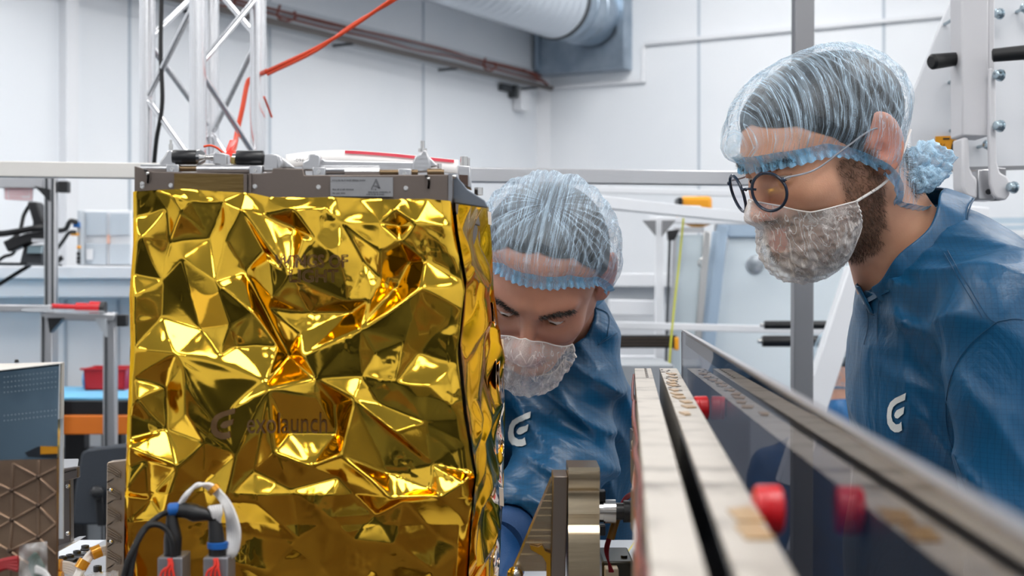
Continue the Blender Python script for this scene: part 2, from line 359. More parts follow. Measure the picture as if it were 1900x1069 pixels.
# black articulated monitor arm
ob = thing('monitor_arm', 'black articulated arm with cables and a keypad unit in front of the white wall', 'equipment arm', P(60, 480, 4.1))
MB().prism(pp((49, 374, 4.1), (68, 374, 4.1), (76, 398, 4.1), (85, 418, 4.1), (84, 440, 4.1), (56, 440, 4.1), (60, 412, 4.1)), (0, .06, 0)).build('upper_arm', BLACK, ob, .006)
MB().prism(pp((4, 448, 4.05), (50, 432, 4.05), (84, 428, 4.05), (84, 446, 4.05), (52, 452, 4.05), (14, 468, 4.05)), (0, .05, 0)).build('lower_arm', BLACK, ob, .005)
MB().prism(pp((44, 456, 4.08), (80, 454, 4.08), (76, 490, 4.08), (36, 489, 4.08)), (0, .08, 0)).build('keypad_unit', mat('dark_grey_unit', rgb(60, 64, 70), .5), ob, .004)
MB().prism(pp((52, 457, 4.06), (77, 456, 4.06), (75, 470, 4.06), (50, 470, 4.06)), (0, .02, 0)).build('screen', mat('pale_screen', rgb(150, 175, 185), .2), ob)
MB().prism(pp((59, 443, 4.03), (82, 443, 4.03), (82, 450, 4.03), (59, 450, 4.03)), (0, .01, 0)).build('sticker', WHITE2, ob)
b = MB()
b.tube(spline(pp((-40, 436, 4.05), (0, 434, 4.05), (30, 430, 4.03), (62, 424, 4.03), (84, 422, 4.05))), .009, 8)
b.build('cable', RUBBER, ob); b = MB(); b.tube(spline(pp((-20, 500, 4.1), (5, 478, 4.1), (22, 472, 4.1), (30, 462, 4.1))), .005, 8).build('cable', RUBBER, ob); b = MB()
b.tube(spline(pp((55, 380, 4.12), (44, 400, 4.12), (38, 425, 4.1), (28, 440, 4.08), (10, 452, 4.08))), .006, 8)
b.build('cable', RUBBER, ob)
ob = thing('paper_notice', 'white paper notice with red border held up by green tape', 'notice', P(34, 372, 3.88))
MB().prism(pp((8, 337, 3.87), (62, 341, 3.87), (61, 374, 3.87), (7, 370, 3.87)), (0, .004, 0)).build('paper', mat('paper', rgb(232, 228, 232), .7), ob)
MB().prism(pp((15, 328, 3.865), (46, 329, 3.865), (46, 340, 3.865), (15, 339, 3.865)), (0, .002, 0)).build('tape', mat('green_tape', rgb(40, 165, 130), .5), ob)
b = MB()
for i in range(4): b.box(*pbox(16, 350+i*5, 54-(i == 3)*14, 351+i*5, 3.862, .002))
for x0_, y0_, x1_, y1_ in ((11, 345, 58, 346), (11, 369, 58, 370), (11, 345, 12, 370), (57, 345, 58, 370)): b.box(*pbox(x0_, y0_, x1_, y1_, 3.862, .002))
b.build('print', mat('pink_print', rgb(225, 150, 155), .7), ob)
# white cupboard with four panes
ob = thing('wall_cabinet', 'white cabinet with four grey glazed panes on the ledge by the left wall', 'cabinet', P(190, 492, 4.55))
MB().box(*pbox(148, 390, 244, 492, 4.55, .18)).build('body', WHITE2, ob, .004)
for x0_, y0_, x1_, y1_ in ((159, 394, 197, 436), (204, 396, 240, 436), (159, 452, 197, 491), (204, 453, 240, 491)):
    MB().box(*pbox(x0_, y0_, x1_, y1_, 4.54, .012)).build('pane', mat('grey_pane', rgb(188, 197, 206), .25), ob)
MB().box(*pbox(198.5, 436, 202.5, 452, 4.54, .012)).build('latch', mat('salmon_latch', rgb(230, 180, 160), .5), ob)
MB().box(*pbox(160, 462, 172, 482, 4.53, .004)).build('note', WHITE2, ob)
ob = thing('socket_strip', 'white vertical connector strip with blue and amber plugs and black cables', 'socket strip', P(148, 492, 4.5))
MB().box(*pbox(143, 390, 151, 492, 4.5, .05)).build('strip', GREY, ob, .003)
for py in (472, 480, 487): MB().box(*pbox(142, py-4, 148, py+2, 4.49, .03)).build('socket', BLACK, ob)
MB().box(*pbox(135, 412, 146, 422, 4.48, .04)).build('blue_plug', mat('blue_plastic', rgb(30, 100, 170), .4), ob, .002)
MB().box(*pbox(130, 432, 143, 437, 4.48, .04)).build('amber_plug', YEL, ob, .002); MB().box(*pbox(142, 456, 147, 461, 4.48, .04)).build('amber_plug', YEL, ob, .002)
b = MB()
b.tube(spline(pp((142, 412, 4.47), (130, 411, 4.45), (122, 425, 4.45), (108, 428, 4.45), (104, 425, 4.5))), .008, 8); b.build('cable', RUBBER, ob); b = MB()
b.tube(spline(pp((140, 430, 4.47), (128, 432, 4.45), (118, 446, 4.45), (106, 462, 4.45))), .006, 8)
b.tube(spline(pp((106, 486, 4.4), (112, 480, 4.4), (116, 478, 4.4))), .008, 8)
b.build('cable', RUBBER, ob)
b = MB().tube(spline(pp((-5, 530, 4.0), (30, 508, 4.05), (56, 492, 4.1))), .006, 8)
tag(b.build('trailing_cable', RUBBER), 'thin dark cable slanting down from the monitor arm', 'cable')
# white ledge
ob = thing('white_counter', 'long white counter with panelled front behind the aluminium racks', 'counter', P(60, 0, 4.6)*1 - Vector((0, 0, P(60, 0, 4.6).z)))
zt = hz(494, 4.45)
MB().box((-1.2, 4.66, zt-.02), (1.2, .44, .04)).build('worktop', WHITE2, ob, .004)
MB().box((-1.2, 4.6, (hz(552, 4.5)+zt-.04)/2), (1.18, .26, zt-.04-hz(552, 4.5))).build('apron', WHITE2, ob, .004)
MB().box((-1.2, 4.74, hz(552, 4.5)/2), (1.16, .2, hz(552, 4.5))).build('front_panel', WHITE, ob, .003)
b = MB()
for px in (120, 218): q = P(px, 0, 4.63); b.box((q.x, 4.636, hz(552, 4.5)/2), (.008, .008, hz(552, 4.5)-.02))
b.build('joint', SEAM, ob)
# bench with blue mat and orange edge
zb = hz(737, 4.0)
ob = thing('workbench', 'dark topped workbench with blue mat and orange front edge at left behind the satellite', 'workbench', (P(120, 0, 4.2).x, 4.15, 0))
xa, xb = P(-420, 0, 4).x, P(330, 0, 4).x; xm = (xa+xb)/2
MB().box((xm, 4.15, zb-.022), (xb-xa, .5, .04)).build('worktop', BLACK, ob, .003)
MB().box((xm, 3.9, zb-.022-.045), (xb-xa, .03, .052)).build('edge', mat('orange_laminate', rgb(225, 120, 30), .4), ob, .003)
MB().box((xm, 4.14, zb+.001), (xb-xa-.02, .42, .006)).build('mat', mat('light_blue_mat', rgb(120, 195, 235), .5), ob, .001)
for x in (xa+.05, P(124, 0, 4.2).x, P(150, 0, 4.2).x+.07, xb-.05): MB().box((x, 4.3, (zb-.04)/2), (.06, .06, zb-.04)).build('leg', BLACK, ob, .003)
MB().box((P(205, 0, 4.3).x, 4.33, .75), (.32, .05, .4)).build('modesty_panel', GREY, ob, .003)
ob = thing('parts_bin', 'red plastic bin on the blue mat', 'bin', P(205, 700, 4.25))
b = MB(); q = P(203, 0, 4.25)
zt2 = zb+.004
b.prism([(q.x-.055, 4.2, zt2), (q.x+.055, 4.2, zt2), (q.x+.055, 4.32, zt2), (q.x-.055, 4.32, zt2)], (0, 0, .004))
for s in (-1, 1): b.prism([(q.x+s*.055, 4.2, zt2), (q.x+s*.055, 4.32, zt2), (q.x+s*.06, 4.32, zt2+.065), (q.x+s*.06, 4.2, zt2+.065)], (.003*s, 0, 0))
for y in (4.2, 4.32): b.prism([(q.x-.057, y, zt2), (q.x+.057, y, zt2), (q.x+.062, y, zt2+.065), (q.x-.062, y, zt2+.065)], (0, .003, 0))
b.build('tray', RED, ob); MB().box((q.x, 4.195, zt2+.063), (.14, .012, .006)).build('rim', RED, ob, .002); MB().box((q.x, 4.325, zt2+.063), (.14, .012, .006)).build('rim', RED, ob, .002)
ob = tag(MB().lathe((P(118, 0, 4.1).x, 4.3, zb+.03), (P(240, 0, 4.1).x, 4.3, zb+.03), [(0, .022), (.001, .026), (.5, .026), (.501, .022)]).build('rolled_sheet', mat('light_blue_mat2', rgb(95, 180, 230), .5)), 'rolled light blue sheet lying at the back of the workbench', 'roll')
# chair
ob = thing('office_chair', 'dark grey office chair back with a round knob under the bench', 'chair', (P(205, 0, 3.4).x, 3.5, 0))
cx_ = P(205, 0, 3.4).x
b = MB(); pts = [(150, 842), (160, 834), (215, 827), (245, 826), (300, 834), (310, 850), (306, 970), (300, 976), (140, 974), (134, 966), (138, 910)]
b.prism(pp(*[(x, y, 3.4) for x, y in pts]), (0, .04, 0)); b.build('backrest', CHAIRM, ob, .01)
MB().lathe(P(180, 914, 3.33), P(180, 914, 3.4), [(0, .008), (.004, .014), (.02, .016), (.07, .016)]).build('knob', BLACK, ob)
MB().bar(P(185, 920, 3.385), P(190, 975, 3.385), .02).build('back_bracket', BLACK, ob, .003)
MB().box((cx_, 3.62, .47), (.46, .42, .07)).build('seat', CHAIRM, ob, .02)
MB().bar((cx_, 3.45, .86), (cx_, 3.5, .47), .05, .02).build('back_support', BLACK, ob)
MB().lathe((cx_, 3.62, .08), (cx_, 3.62, 1), [(0, .03), (.2, .03), (.2, .02), (.37, .02)]).build('column', STEEL, ob)
for k in range(5):
    an = k*2*math.pi/5+.3; e = Vector((cx_+.27*math.cos(an), 3.62+.27*math.sin(an), .07))
    l_ = MB().bar((cx_, 3.62, .1), e, .04, .025).build('base_arm', BLACK, ob, .004)
    MB().lathe(e+Vector((-.012, 0, -.042)), e+Vector((1, 0, -.042)), [(0, .026), (.024, .026)]).build('castor', BLACK, l_)

# ------------------------------------------------------------------ middle background: white enclosure frames, door, fixtures
D1 = 4.3
W3 = mat('white_square_tube', rgb(228, 230, 234), .35)
ob = thing('enclosure_frame', 'white square tube enclosure frame with triangular corner plates behind the men', 'frame', (P(1223, 0, D1).x, D1, 0))
q = P(1223, 0, D1)
MB().bar((q.x, D1, 0), (q.x, D1, hz(403, D1)), .026).build('upright', W3, ob, .002)
MB().bar(P(1040, 368, D1-.9), P(1460, 412, D1+.1), .03).build('top_bar', W3, ob, .002)
MB().bar(P(1105, 352, D1+.3), P(1390, 360, D1+.3), .02).build('top_bar', W3, ob, .002)
MB().bar(P(1120, 380, D1-.3), P(1300, 386, D1-.3), .012).build('cross_bar', W3, ob, .002)
MB().bar(P(1090, 602, D1-.1), P(1610, 616, D1-.1), .021).build('mid_bar', W3, ob, .002)
MB().bar(P(1205, 408, D1), P(1480, 412, D1), .02).build('cross_bar', W3, ob, .002)
for s in (-1, 1): MB().prism(pp((1223+s*6, 409, D1-.02), (1223+s*31, 409, D1-.02), (1223+s*6, 438, D1-.02)), (0, .008, 0)).build('corner_plate', ALUD, ob)
MB().bar(P(1130, 570, D1+.3), P(1216, 572, D1+.3), .05, .05).build('lower_bar', W3, ob, .003)
MB().bar(P(1110, 672, D1+.1), P(1216, 672, D1+.1), .04).build('lower_bar', W3, ob, .003)
q2 = P(1588, 0, 3.45)
MB().bar((q2.x, 3.45, 0), (q2.x, 3.45, hz(598, 3.45)), .021).build('upright', W3, ob, .002)
# panel behind
ob = thing('white_partition', 'white partition board standing behind the frames between the two men', 'partition', (P(1170, 0, 5.2).x, 5.2, 0))
MB().box((P(1170, 0, 5.2).x, 5.3, (hz(520, 5.2))/2), (.9, .06, hz(520, 5.2))).build('board', WHITE2, ob, .004)
MB().box((P(1170, 0, 5.2).x, 5.26, hz(520, 5.2)), (.92, .14, .05)).build('cap_rail', W3, ob, .004)
# tilted window leaf
ob = thing('machine_door', 'pale tilted machine door leaf with blue-grey frame and a round grey port', 'door', (P(1430, 0, 4.7).x, 4.7, 0))
dd = 4.75
FR = mat('blue_grey_frame', rgb(165, 185, 205), .4)
MB().prism(pp((1355, 425, dd), (1650, 425, dd), (1650, 780, dd), (1300, 780, dd)), (0, .03, 0)).build('leaf', mat('pale_glass_panel', rgb(222, 232, 238), .15, mottle=(1.2, rgb(208, 220, 228), .4, .6)), ob)
MB().prism(pp((1335, 412, dd-.02), (1660, 416, dd-.02), (1660, 440, dd-.02), (1333, 440, dd-.02)), (0, .05, 0)).build('top_frame', FR, ob, .004)
MB().prism(pp((1330, 414, dd-.03), (1352, 420, dd-.03), (1312, 780, dd-.03), (1280, 780, dd-.03)), (0, .05, 0)).build('side_frame', FR, ob, .004)
MB().lathe(P(1401, 491, dd-.012), P(1401, 491, dd+1), [(0, .026), (.002, .030), (.02, .031)]).build('port', mat('port_grey', rgb(150, 158, 165), .25, .5, mottle=(40, rgb(190, 195, 200), .4, .6)), ob)
MB().bar(P(1320, 0, dd)*1-Vector((0, 0, P(1320, 0, dd).z)), P(1292, 780, dd), .03).build('stand', FR, ob)
# side leaf with handle between upright and door
ob = thing('hinged_side_panel', 'narrow pale panel with shiny silver edge posts and small curved handle', 'door', (P(1280, 0, 4.5).x, 4.5, 0))
d2 = 4.52
MB().prism(pp((1250, 436, d2), (1306, 436, d2), (1292, 700, d2), (1238, 700, d2)), (0, .012, 0)).build('panel', mat('pale_grey_glass', rgb(200, 212, 218), .2), ob)
MB().bar(P(1312, 430, d2), P(1294, 640, d2), .022).build('edge_post', STEEL, ob, .002)
MB().bar(P(1328, 430, d2+.03), P(1300, 640, d2+.03), .02).build('edge_post', FR, ob, .002)
MB().bar(P(1252, 434, d2-.02), P(1240, 760, d2-.02), .012, .012).build('edge_post', ALU, ob)
MB().bar(P(1243, 434, d2-.02), P(1233, 760, d2-.02), .008, .008).build('seal', DARK, ob)
MB().bar(P(1250, 427, d2), P(1306, 427, d2), .016).build('head_rail', ALU, ob)
MB().prism(pp((1238, 428, d2-.03), (1261, 425, d2-.03), (1258, 434, d2-.03), (1252, 446, d2-.03), (1240, 446, d2-.03)), (0, .03, 0)).build('corner_joint', BLACK, ob, .003)
MB().tube(spline(pp((1303, 480, d2-.03), (1297, 484, d2-.05), (1297, 492, d2-.05), (1302, 495, d2-.03))), .0028, 8).build('handle', STEEL, ob)
b = MB().tube(spline(pp((1268, 405, 4.0), (1262, 470, 4.0), (1252, 560, 4.0), (1243, 660, 4.0), (1238, 760, 4.0))), .003, 8)
tag(b.build('earth_cable', mat('yellow_green_cable', rgb(205, 205, 60), .5)), 'thin yellow cable hanging in front of the pale side panel', 'cable')
ob = thing('orange_fixture', 'orange-yellow lamp housing with black ends behind the white bars', 'fixture', P(1290, 415, 4.7))
MB().box(*pbox(1262, 364, 1322, 410, 4.7, .14)).build('housing', YEL, ob, .012)
MB().box(*pbox(1258, 366, 1267, 398, 4.69, .1)).build('end_cap', BLACK, ob, .004)
MB().lathe(P(1294, 405, 4.75), P(1294, 600, 4.75), [(0, .05), (.02, .045), (.03, .02)]).build('lens_ring', YEL, ob)
def cyl(name, lab, x0_, x1_, py, d, r, grp=None):
    o = thing(name, lab, 'roller', P((x0_+x1_)/2, py, d)-Vector((0, 0, r)), grp); a_ = P(x0_, py, d); L = P(x1_, py, d).x-a_.x
    MB().lathe(a_, a_+Vector((1, 0, 0)), [(0, r*.9), (.004, r), (L-.004, r), (L, r*.9)], 24).build('sleeve', BLACK, o)
    MB().lathe(a_-Vector((.012, 0, 0)), a_+Vector((1, 0, 0)), [(0, r*.4), (L+.024, r*.4)], 16).build('shaft', STEEL, o)
cyl('guide_roller', 'upper black horizontal roller in front of the pale machine door', 1418, 1575, 603, 4.05, .012)
cyl('support_roller', 'lower and thicker black horizontal roller under the white bar', 1414, 1560, 633, 4.0, .016)
ob = thing('linear_rail', 'black slotted linear rail with orange end block beside the bending man', 'rail', P(1200, 645, 4.1))
MB().box(*pbox(1146, 622, 1256, 646, 4.1, .04)).build('profile', BLACK, ob, .003)
b = MB()
for k in range(3): b.box(*pbox(1146, 627+k*6, 1250, 629+k*6, 4.095, .01))
b.build('groove', mat('brown_rail', rgb(80, 66, 52), .4, .4), ob)
MB().box(*pbox(1252, 626, 1260, 650, 4.09, .05)).build('end_block', YEL, ob, .003)
# diagonal white beam
ob = MB().bar(P(1592, 500, 3.3), P(1462, 900, 3.3), .055, .05).build('slanted_beam', W3, bevel=.004)
tag(ob, 'broad white beam leaning diagonally between the square post and the bearded man', 'beam')
ob = thing('cross_clamp', 'small white cross clamp with knob on the thin upright', 'clamp', P(1586, 625, 3.4))
MB().lathe(P(1570, 621, 3.40), P(1700, 621, 3.40), [(0, .012), (.07, .012)]).box(*pbox(1577, 606, 1597, 634, 3.40, .04)).build('body', W3, ob, .002)
MB().lathe(P(1587, 598, 3.42), P(1587, 500, 3.42), [(0, .009), (.012, .009), (.013, .005)]).build('knob', STEEL, ob)
ob = thing('far_equipment_frame', 'distant pale blue-white equipment frame behind the bearded man shoulder', 'frame', P(1860, 560, 4.4)-Vector((0, 0, P(1860, 560, 4.4).z)))
MB().bar(P(1826, 410, 4.4), P(1990, 408, 4.4), .018).bar(P(1826, 424, 4.4), P(1990, 420, 4.4), .014).build('top_rail', mat('pale_blue_rail', rgb(190, 208, 222), .3), ob)
MB().bar(P(1700, 382, 4.0), P(1832, 396, 4.0), .03).build('cross_rail', W3, ob, .003)
for px in (1822, 1990): q = P(px, 405, 4.4); MB().bar((q.x, 4.4, 0), (q.x, 4.4, q.z), .03).build('upright', W3, ob, .002)
MB().box((P(1900, 0, 4.5).x, 4.5, .8), (.3, .02, 1.6)).build('panel', WHITE2, ob)
# floor-standing grey cabinet between panel and bending man (seen at 1140-1175, 700-880)
ob = thing('grey_equipment_rack', 'blurred grey rack with a dark diagonal strut beside the bending man elbow', 'rack', (P(1150, 0, 3.6).x, 3.7, 0))
MB().box((P(1160, 0, 3.6).x, 3.8, .62), (.26, .3, 1.24)).build('body', mat('mid_grey_paint', rgb(150, 155, 160), .45), ob, .004)
MB().box((P(1160, 0, 3.6).x, 3.645, .7), (.2, .012, .9)).build('front_panel', mat('mid_grey_paint2', rgb(125, 130, 136), .4), ob, .003)
MB().bar(P(1135, 780, 3.2), P(1170, 880, 3.2), .01).build('strut', DARK, ob)

# ------------------------------------------------------------------ lifting frame at right
dl = 2.25
WG = mat('warm_white_paint', rgb(206, 205, 208), .4)
ob = thing('lifting_device', 'off-white lifting device with tapered side plate, square beam and forked foot at upper right', 'lifting device', (P(1810, 0, dl).x, dl, 0))
MB().prism(pp((1772, -20, dl+.16), (1690, 182, dl+.16), (1690, 316, dl+.16), (2100, 306, dl+.16), (2100, -20, dl+.16)), (0, .012, 0)).build('side_plate', WHITE2, ob, .002)
MB().prism(pp((1690, 312, dl+.158), (1690, 319, dl+.158), (2100, 309, dl+.158), (2100, 303, dl+.158)), (0, .016, 0)).build('plate_edge', ALUD, ob)
q = P(1808, 252, dl)
MB().prism(pp((1784, -60, dl), (1835, -60, dl), (1834, 254, dl), (1785, 252, dl)), (0, .06, 0)).build('beam', WG, ob, .003)
MB().prism(pp((1834, -60, dl+.01), (1846, -60, dl+.01), (1845, 250, dl+.01), (1834, 250, dl+.01)), (0, .05, 0)).build('beam_flange', WG, ob, .002)
MB().prism(pp((1785, 255, dl), (1798, 255, dl), (1800, 310, dl), (1806, 324, dl), (1814, 332, dl), (1814, 369, dl), (1800, 368, dl), (1790, 360, dl), (1785, 345, dl)), (0, .05, 0)).build('fork_arm', WG, ob, .004)
MB().prism(pp((1836, 126, dl-.02), (1843, 126, dl-.02), (1848, 135, dl-.02), (1849, 250, dl-.02), (1850, 300, dl-.02), (1856, 320, dl-.02), (1870, 328, dl-.02), (1876, 342, dl-.02), (1874, 362, dl-.02), (1866, 372, dl-.02), (1850, 369, dl-.02), (1843, 360, dl-.02), (1838, 340, dl-.02), (1835, 250, dl-.02)), (0, .012, 0)).build('fork_arm', WG, ob, .003)
MB().prism(pp((1814, 314, dl+.01), (1845, 314, dl+.01), (1846, 372, dl+.01), (1814, 371, dl+.01)), (0, .045, 0)).build('fork_block', ALU, ob, .002)
MB().prism(pp((1845, 310, dl+.03), (1868, 312, dl+.03), (1866, 371, dl+.03), (1846, 372, dl+.03)), (0, .03, 0)).build('fork_block', ALUD, ob, .002)
MB().lathe(P(1834, 356, dl+.008), P(1834, 356, dl+1), [(0, .0045), (.006, .0045)]).build('pin_hole', BLACK, ob)
for x_, y_, dep in ((1773, 33, dl+.1), (1775, 147, dl+.12), (1777, 238, dl+.12), (1848, 140, dl-.03), (1848, 234, dl-.03), (1873, 348, dl-.03), (1829, 269, dl+.12), (1848, 26, dl+.13), (1898, 16, dl+.13)):
    b = MB(); c_ = P(x_, y_, dep); r_ = .0075 if (x_, y_) != (1773, 33) else .009
    b.lathe(c_+Vector((.008, .0, 0)), c_+Vector((-1, -.5, .05)), [(0, r_*1.3), (.003, r_*1.3), (.003, r_), (.011, r_), (.012, r_*.8)], 12)
    b.lathe(c_, c_+Vector((0, .01+dl+.16-dep-.0, 0)), [(0, .003), (max(.01, dl+.16-dep), .003)], 8)
    b.build('bolt', mat('zinc_bolt', rgb(165, 180, 188), .25, .9), ob)
def handle(a_, c_):
    m_ = MB(); L = (c_-a_).length
    m_.lathe(a_, c_, [(0, .006), (.002, .0105), (L*.5, .0115), (L-.004, .0125), (L, .009)], 20); return m_.build('handle', RUBBER, ob)
handle(P(1786, 108, dl+.04), P(1727, 115, dl+.01))
handle(P(1840, 103, dl-.03), P(1960, 92, dl-.06))
ys = thing('load_sticker', 'orange-yellow load sticker marked 56 with a weight symbol above a small white data plate', 'sticker', P(1757, 318, dl+.155))
ds = dl+.157
MB().prism(pp((1736, 253, ds), (1780, 252, ds), (1780, 282, ds), (1736, 282, ds)), (0, .002, 0)).build('yellow_label', YEL, ys)
MB().prism(pp((1740, 285, ds), (1780, 284, ds), (1779, 314, ds), (1740, 315, ds)), (0, .002, 0)).build('data_plate', mat('pale_plate', rgb(222, 222, 226), .4), ys)
b = MB(); dt = ds-.0012
b.prism(pp((1764, 280, dt), (1777, 280, dt), (1774, 266, dt), (1767, 266, dt)), (0, .001, 0))
b.lathe(P(1770.5, 264, dt), P(1770.5, 264, dt+1), [(0, .0028), (.001, .0028)], 16)
b.box(*pbox(1750, 256, 1762, 259, dt, .001))
for i, yy in enumerate((289, 296, 303, 309)): b.box(*pbox(1744, yy, 1774-(i % 2)*8, yy+.8, dt, .001))
for xx in (1744, 1757, 1770): b.box(*pbox(xx, 296, xx+.7, 311, dt, .001))
b.build('print', mat('black_print', rgb(40, 36, 30), .6), ys)

def text_mb(body, size_m, extrude=.0004, bold=0.0):
    cu = bpy.data.curves.new('lettering', 'FONT'); cu.body = body; cu.size = size_m; cu.extrude = extrude; cu.offset = bold; cu.resolution_u = 3
    cu.align_x = 'LEFT'
    o = bpy.data.objects.new('lettering', cu); COL.objects.link(o); bpy.context.view_layer.update()
    dg = bpy.context.evaluated_depsgraph_get(); me = bpy.data.meshes.new_from_object(o.evaluated_get(dg))
    v = [tuple(x.co) for x in me.vertices]; f = [tuple(p.vertices) for p in me.polygons]
    bpy.data.objects.remove(o); bpy.data.curves.remove(cu); bpy.data.meshes.remove(me); return v, f
def text_at(body, x0_, y0_, h_px, d, name, m, parent, width_px=None, tilt=0, thick=.0003, bold=0.0):
    """letters standing upright facing the camera side, lower-left corner at pixel (x0,y0)"""
    v, f = text_mb(body, 1.0, 0, bold)
    hh = max(p[1] for p in v) or 1; ww = max(p[0] for p in v)
    s = h_px/F*d/hh; sx = s if width_px is None else width_px/F*d/ww
    o0 = P(x0_, y0_, d); t = math.radians(tilt); b_ = MB()
    pts = [o0+Vector((p[0]*sx*math.cos(t)-p[1]*s*math.sin(t), 0, p[0]*sx*math.sin(t)+p[1]*s*math.cos(t))) for p in v]
    b_.add(pts, f); return b_.build(name, m, parent, smooth=False)
text_at('56', 1742, 276, 9, ds-.0012, 'number', mat('brown_print', rgb(120, 80, 25), .6), ys, 13)
# ------------------------------------------------------------------ integration stand
ob = thing('integration_table', 'white topped integration table carrying the gold satellite and the solar panels', 'table', (-.25, 1.45, 0))
ZT = 1.10
TOPW = mat('white_table_top', rgb(214, 218, 224), .35)
MB().box((-.25, 1.45, ZT-.015), (1.1, .98, .03)).build('tabletop', TOPW, ob, .003)
for sx in (-.5, .5):
    for sy in (-.44, .44): MB().box((-.25+sx, 1.45+sy, (ZT-.03)/2), (.045, .045, ZT-.03)).build('leg', ALUD, ob, .002)
for sy in (-.44, .44): MB().box((-.25, 1.45+sy, .25), (.95, .04, .04)).build('rail', ALUD, ob, .002)

# ------------------------------------------------------------------ satellite
def vnoise(p, s): return noise.noise(Vector(p)*s)
GOLD = bpy.data.materials.new('gold_foil'); GOLD.use_nodes = True
nt = GOLD.node_tree; b_ = nt.nodes['Principled BSDF']
b_.inputs['Base Color'].default_value = (.84, .50, .045, 1); b_.inputs['Metallic'].default_value = 1; b_.inputs['Roughness'].default_value = .10
b_.inputs['Specular Tint'].default_value = (.95, .62, .12, 1); b_.inputs['Coat Weight'].default_value = .10; b_.inputs['Coat Roughness'].default_value = .05
tcn = nt.nodes.new('ShaderNodeTexCoord'); n1 = nt.nodes.new('ShaderNodeTexNoise'); n1.inputs['Scale'].default_value = 55; n1.inputs['Detail'].default_value = 3; n1.inputs['Distortion'].default_value = .8
nt.links.new(tcn.outputs['Object'], n1.inputs['Vector'])
bpn = nt.nodes.new('ShaderNodeBump'); bpn.inputs['Strength'].default_value = .05; bpn.inputs['Distance'].default_value = .0022
nt.links.new(n1.outputs['Fac'], bpn.inputs['Height']); nt.links.new(bpn.outputs[0], b_.inputs['Normal'])
SILV = mat('silver_foil', rgb(225, 205, 185), .1, 1, bump=(60, .4, .002))

ds_ = 1.25
foilpts = [
 (540,655,-34),(522,632,-14),(560,640,-10),(575,652,2),(690,600,16),(800,522,24),(600,695,4),(720,645,0),(830,610,-4),
 (665,568,-18),(580,570,-20),(566,612,-14),(545,500,8),(505,470,6),(645,468,12),(655,548,2),(510,540,2),
 (455,385,18),(450,500,-18),(400,520,10),(475,575,6),(420,440,8),(380,440,-14),(415,372,2),(492,455,-8),(498,560,-14),
 (328,480,-8),(365,612,-20),(300,448,-14),(242,548,12),(250,440,6),(290,520,-8),(325,656,16),(238,645,2),(240,600,10),(290,590,-10),
 (430,600,4),(440,640,-8),(340,676,18),(500,700,8),(510,714,20),(440,840,12),(470,872,-4),(540,800,-14),(515,832,14),(555,1005,6),(540,905,-10),
 (632,746,-16),(630,802,-22),(675,732,16),(745,795,14),(806,858,-16),(820,705,8),(805,645,-6),(600,730,6),(580,860,4),
 (640,836,20),(735,920,18),(830,914,10),(868,886,18),(625,882,-14),(720,875,-12),(755,925,-4),(800,905,-10),
 (372,902,-18),(236,828,16),(330,866,10),(302,800,-16),(270,852,-2),(272,930,-12),(234,905,10),(300,962,12),(378,985,-8),(345,770,10),(300,720,-8),(250,740,8),(240,700,-2),
 (480,932,8),(470,1000,-10),(620,962,12),(700,958,-10),(822,1000,-8),(705,1052,10),(742,1012,14),(600,1062,-6),(500,1072,6),(420,930,4),(420,1050,-6),
 (310,362,10),(298,386,-6),(352,374,8),(330,395,10),(560,375,14),(555,408,-14),(500,386,4),(622,372,8),(575,430,6),(735,398,12),(770,372,14),(806,398,12),(772,432,10),(770,402,-8),
 (655,400,5),(730,452,14),(690,470,-8),(782,472,-22),(748,522,-20),(700,545,8),(815,470,6),(720,500,-4),(600,430,12),
 (690,690,6),(760,700,10),(720,740,-2),(780,620,10),(400,700,14),(430,760,13),(380,820,8),(410,660,8)]
hard = [((575,652,2),(690,600,16)),((690,600,16),(800,522,24)),((540,655,-34),(450,500,-18)),((328,480,-8),(365,612,-20)),((510,714,20),(470,872,-4)),
 ((640,836,20),(735,920,18)),((735,920,18),(830,914,10)),((675,732,16),(806,858,-16)),((455,385,18),(545,500,8)),((325,656,16),(500,700,8)),((236,828,16),(330,866,10)),((330,866,10),(372,902,-18)),
 ((510,714,20),(515,832,14)),((600,430,12),(645,468,12)),((340,676,18),(440,840,12))]
rnd = random.Random(11)
X0, X1, Y0, Y1 = 226, 884, 352, 1128
for px in range(X0, X1+1, 47): foilpts += [(px, Y0, 0), (px, Y1, rnd.uniform(-8, 8))]
for py in range(Y0+50, Y1-20, 52): foilpts += [(X0, py, rnd.uniform(-8, 4)), (X1, py, rnd.uniform(-6, 2))]
tries = 0
while tries < 900:
    tries += 1; x = rnd.uniform(X0+14, X1-14); y = rnd.uniform(Y0+16, Y1-14)
    if (375 < x < 640 and 735 < y < 830) or (500 < x < 655 and 460 < y < 545): continue
    if min((x-p[0])**2+(y-p[1])**2 for p in foilpts) > 58**2: foilpts.append((x, y, rnd.uniform(-6, 6)))
idx = {p: i for i, p in enumerate(foilpts)}
V2, E2, F2, ov, oe, of = geometry.delaunay_2d_cdt([Vector((p[0], p[1])) for p in foilpts], [(idx[a], idx[c]) for a, c in hard], [], 0, .001)
Hh = [np.mean([foilpts[i][2] for i in o]) if len(o) else 0 for o in ov]
NX, NY = 330, 388
gx = np.linspace(X0, X1, NX); gy = np.linspace(Y0, Y1, NY); GX, GY = np.meshgrid(gx, gy); HH = np.zeros_like(GX)
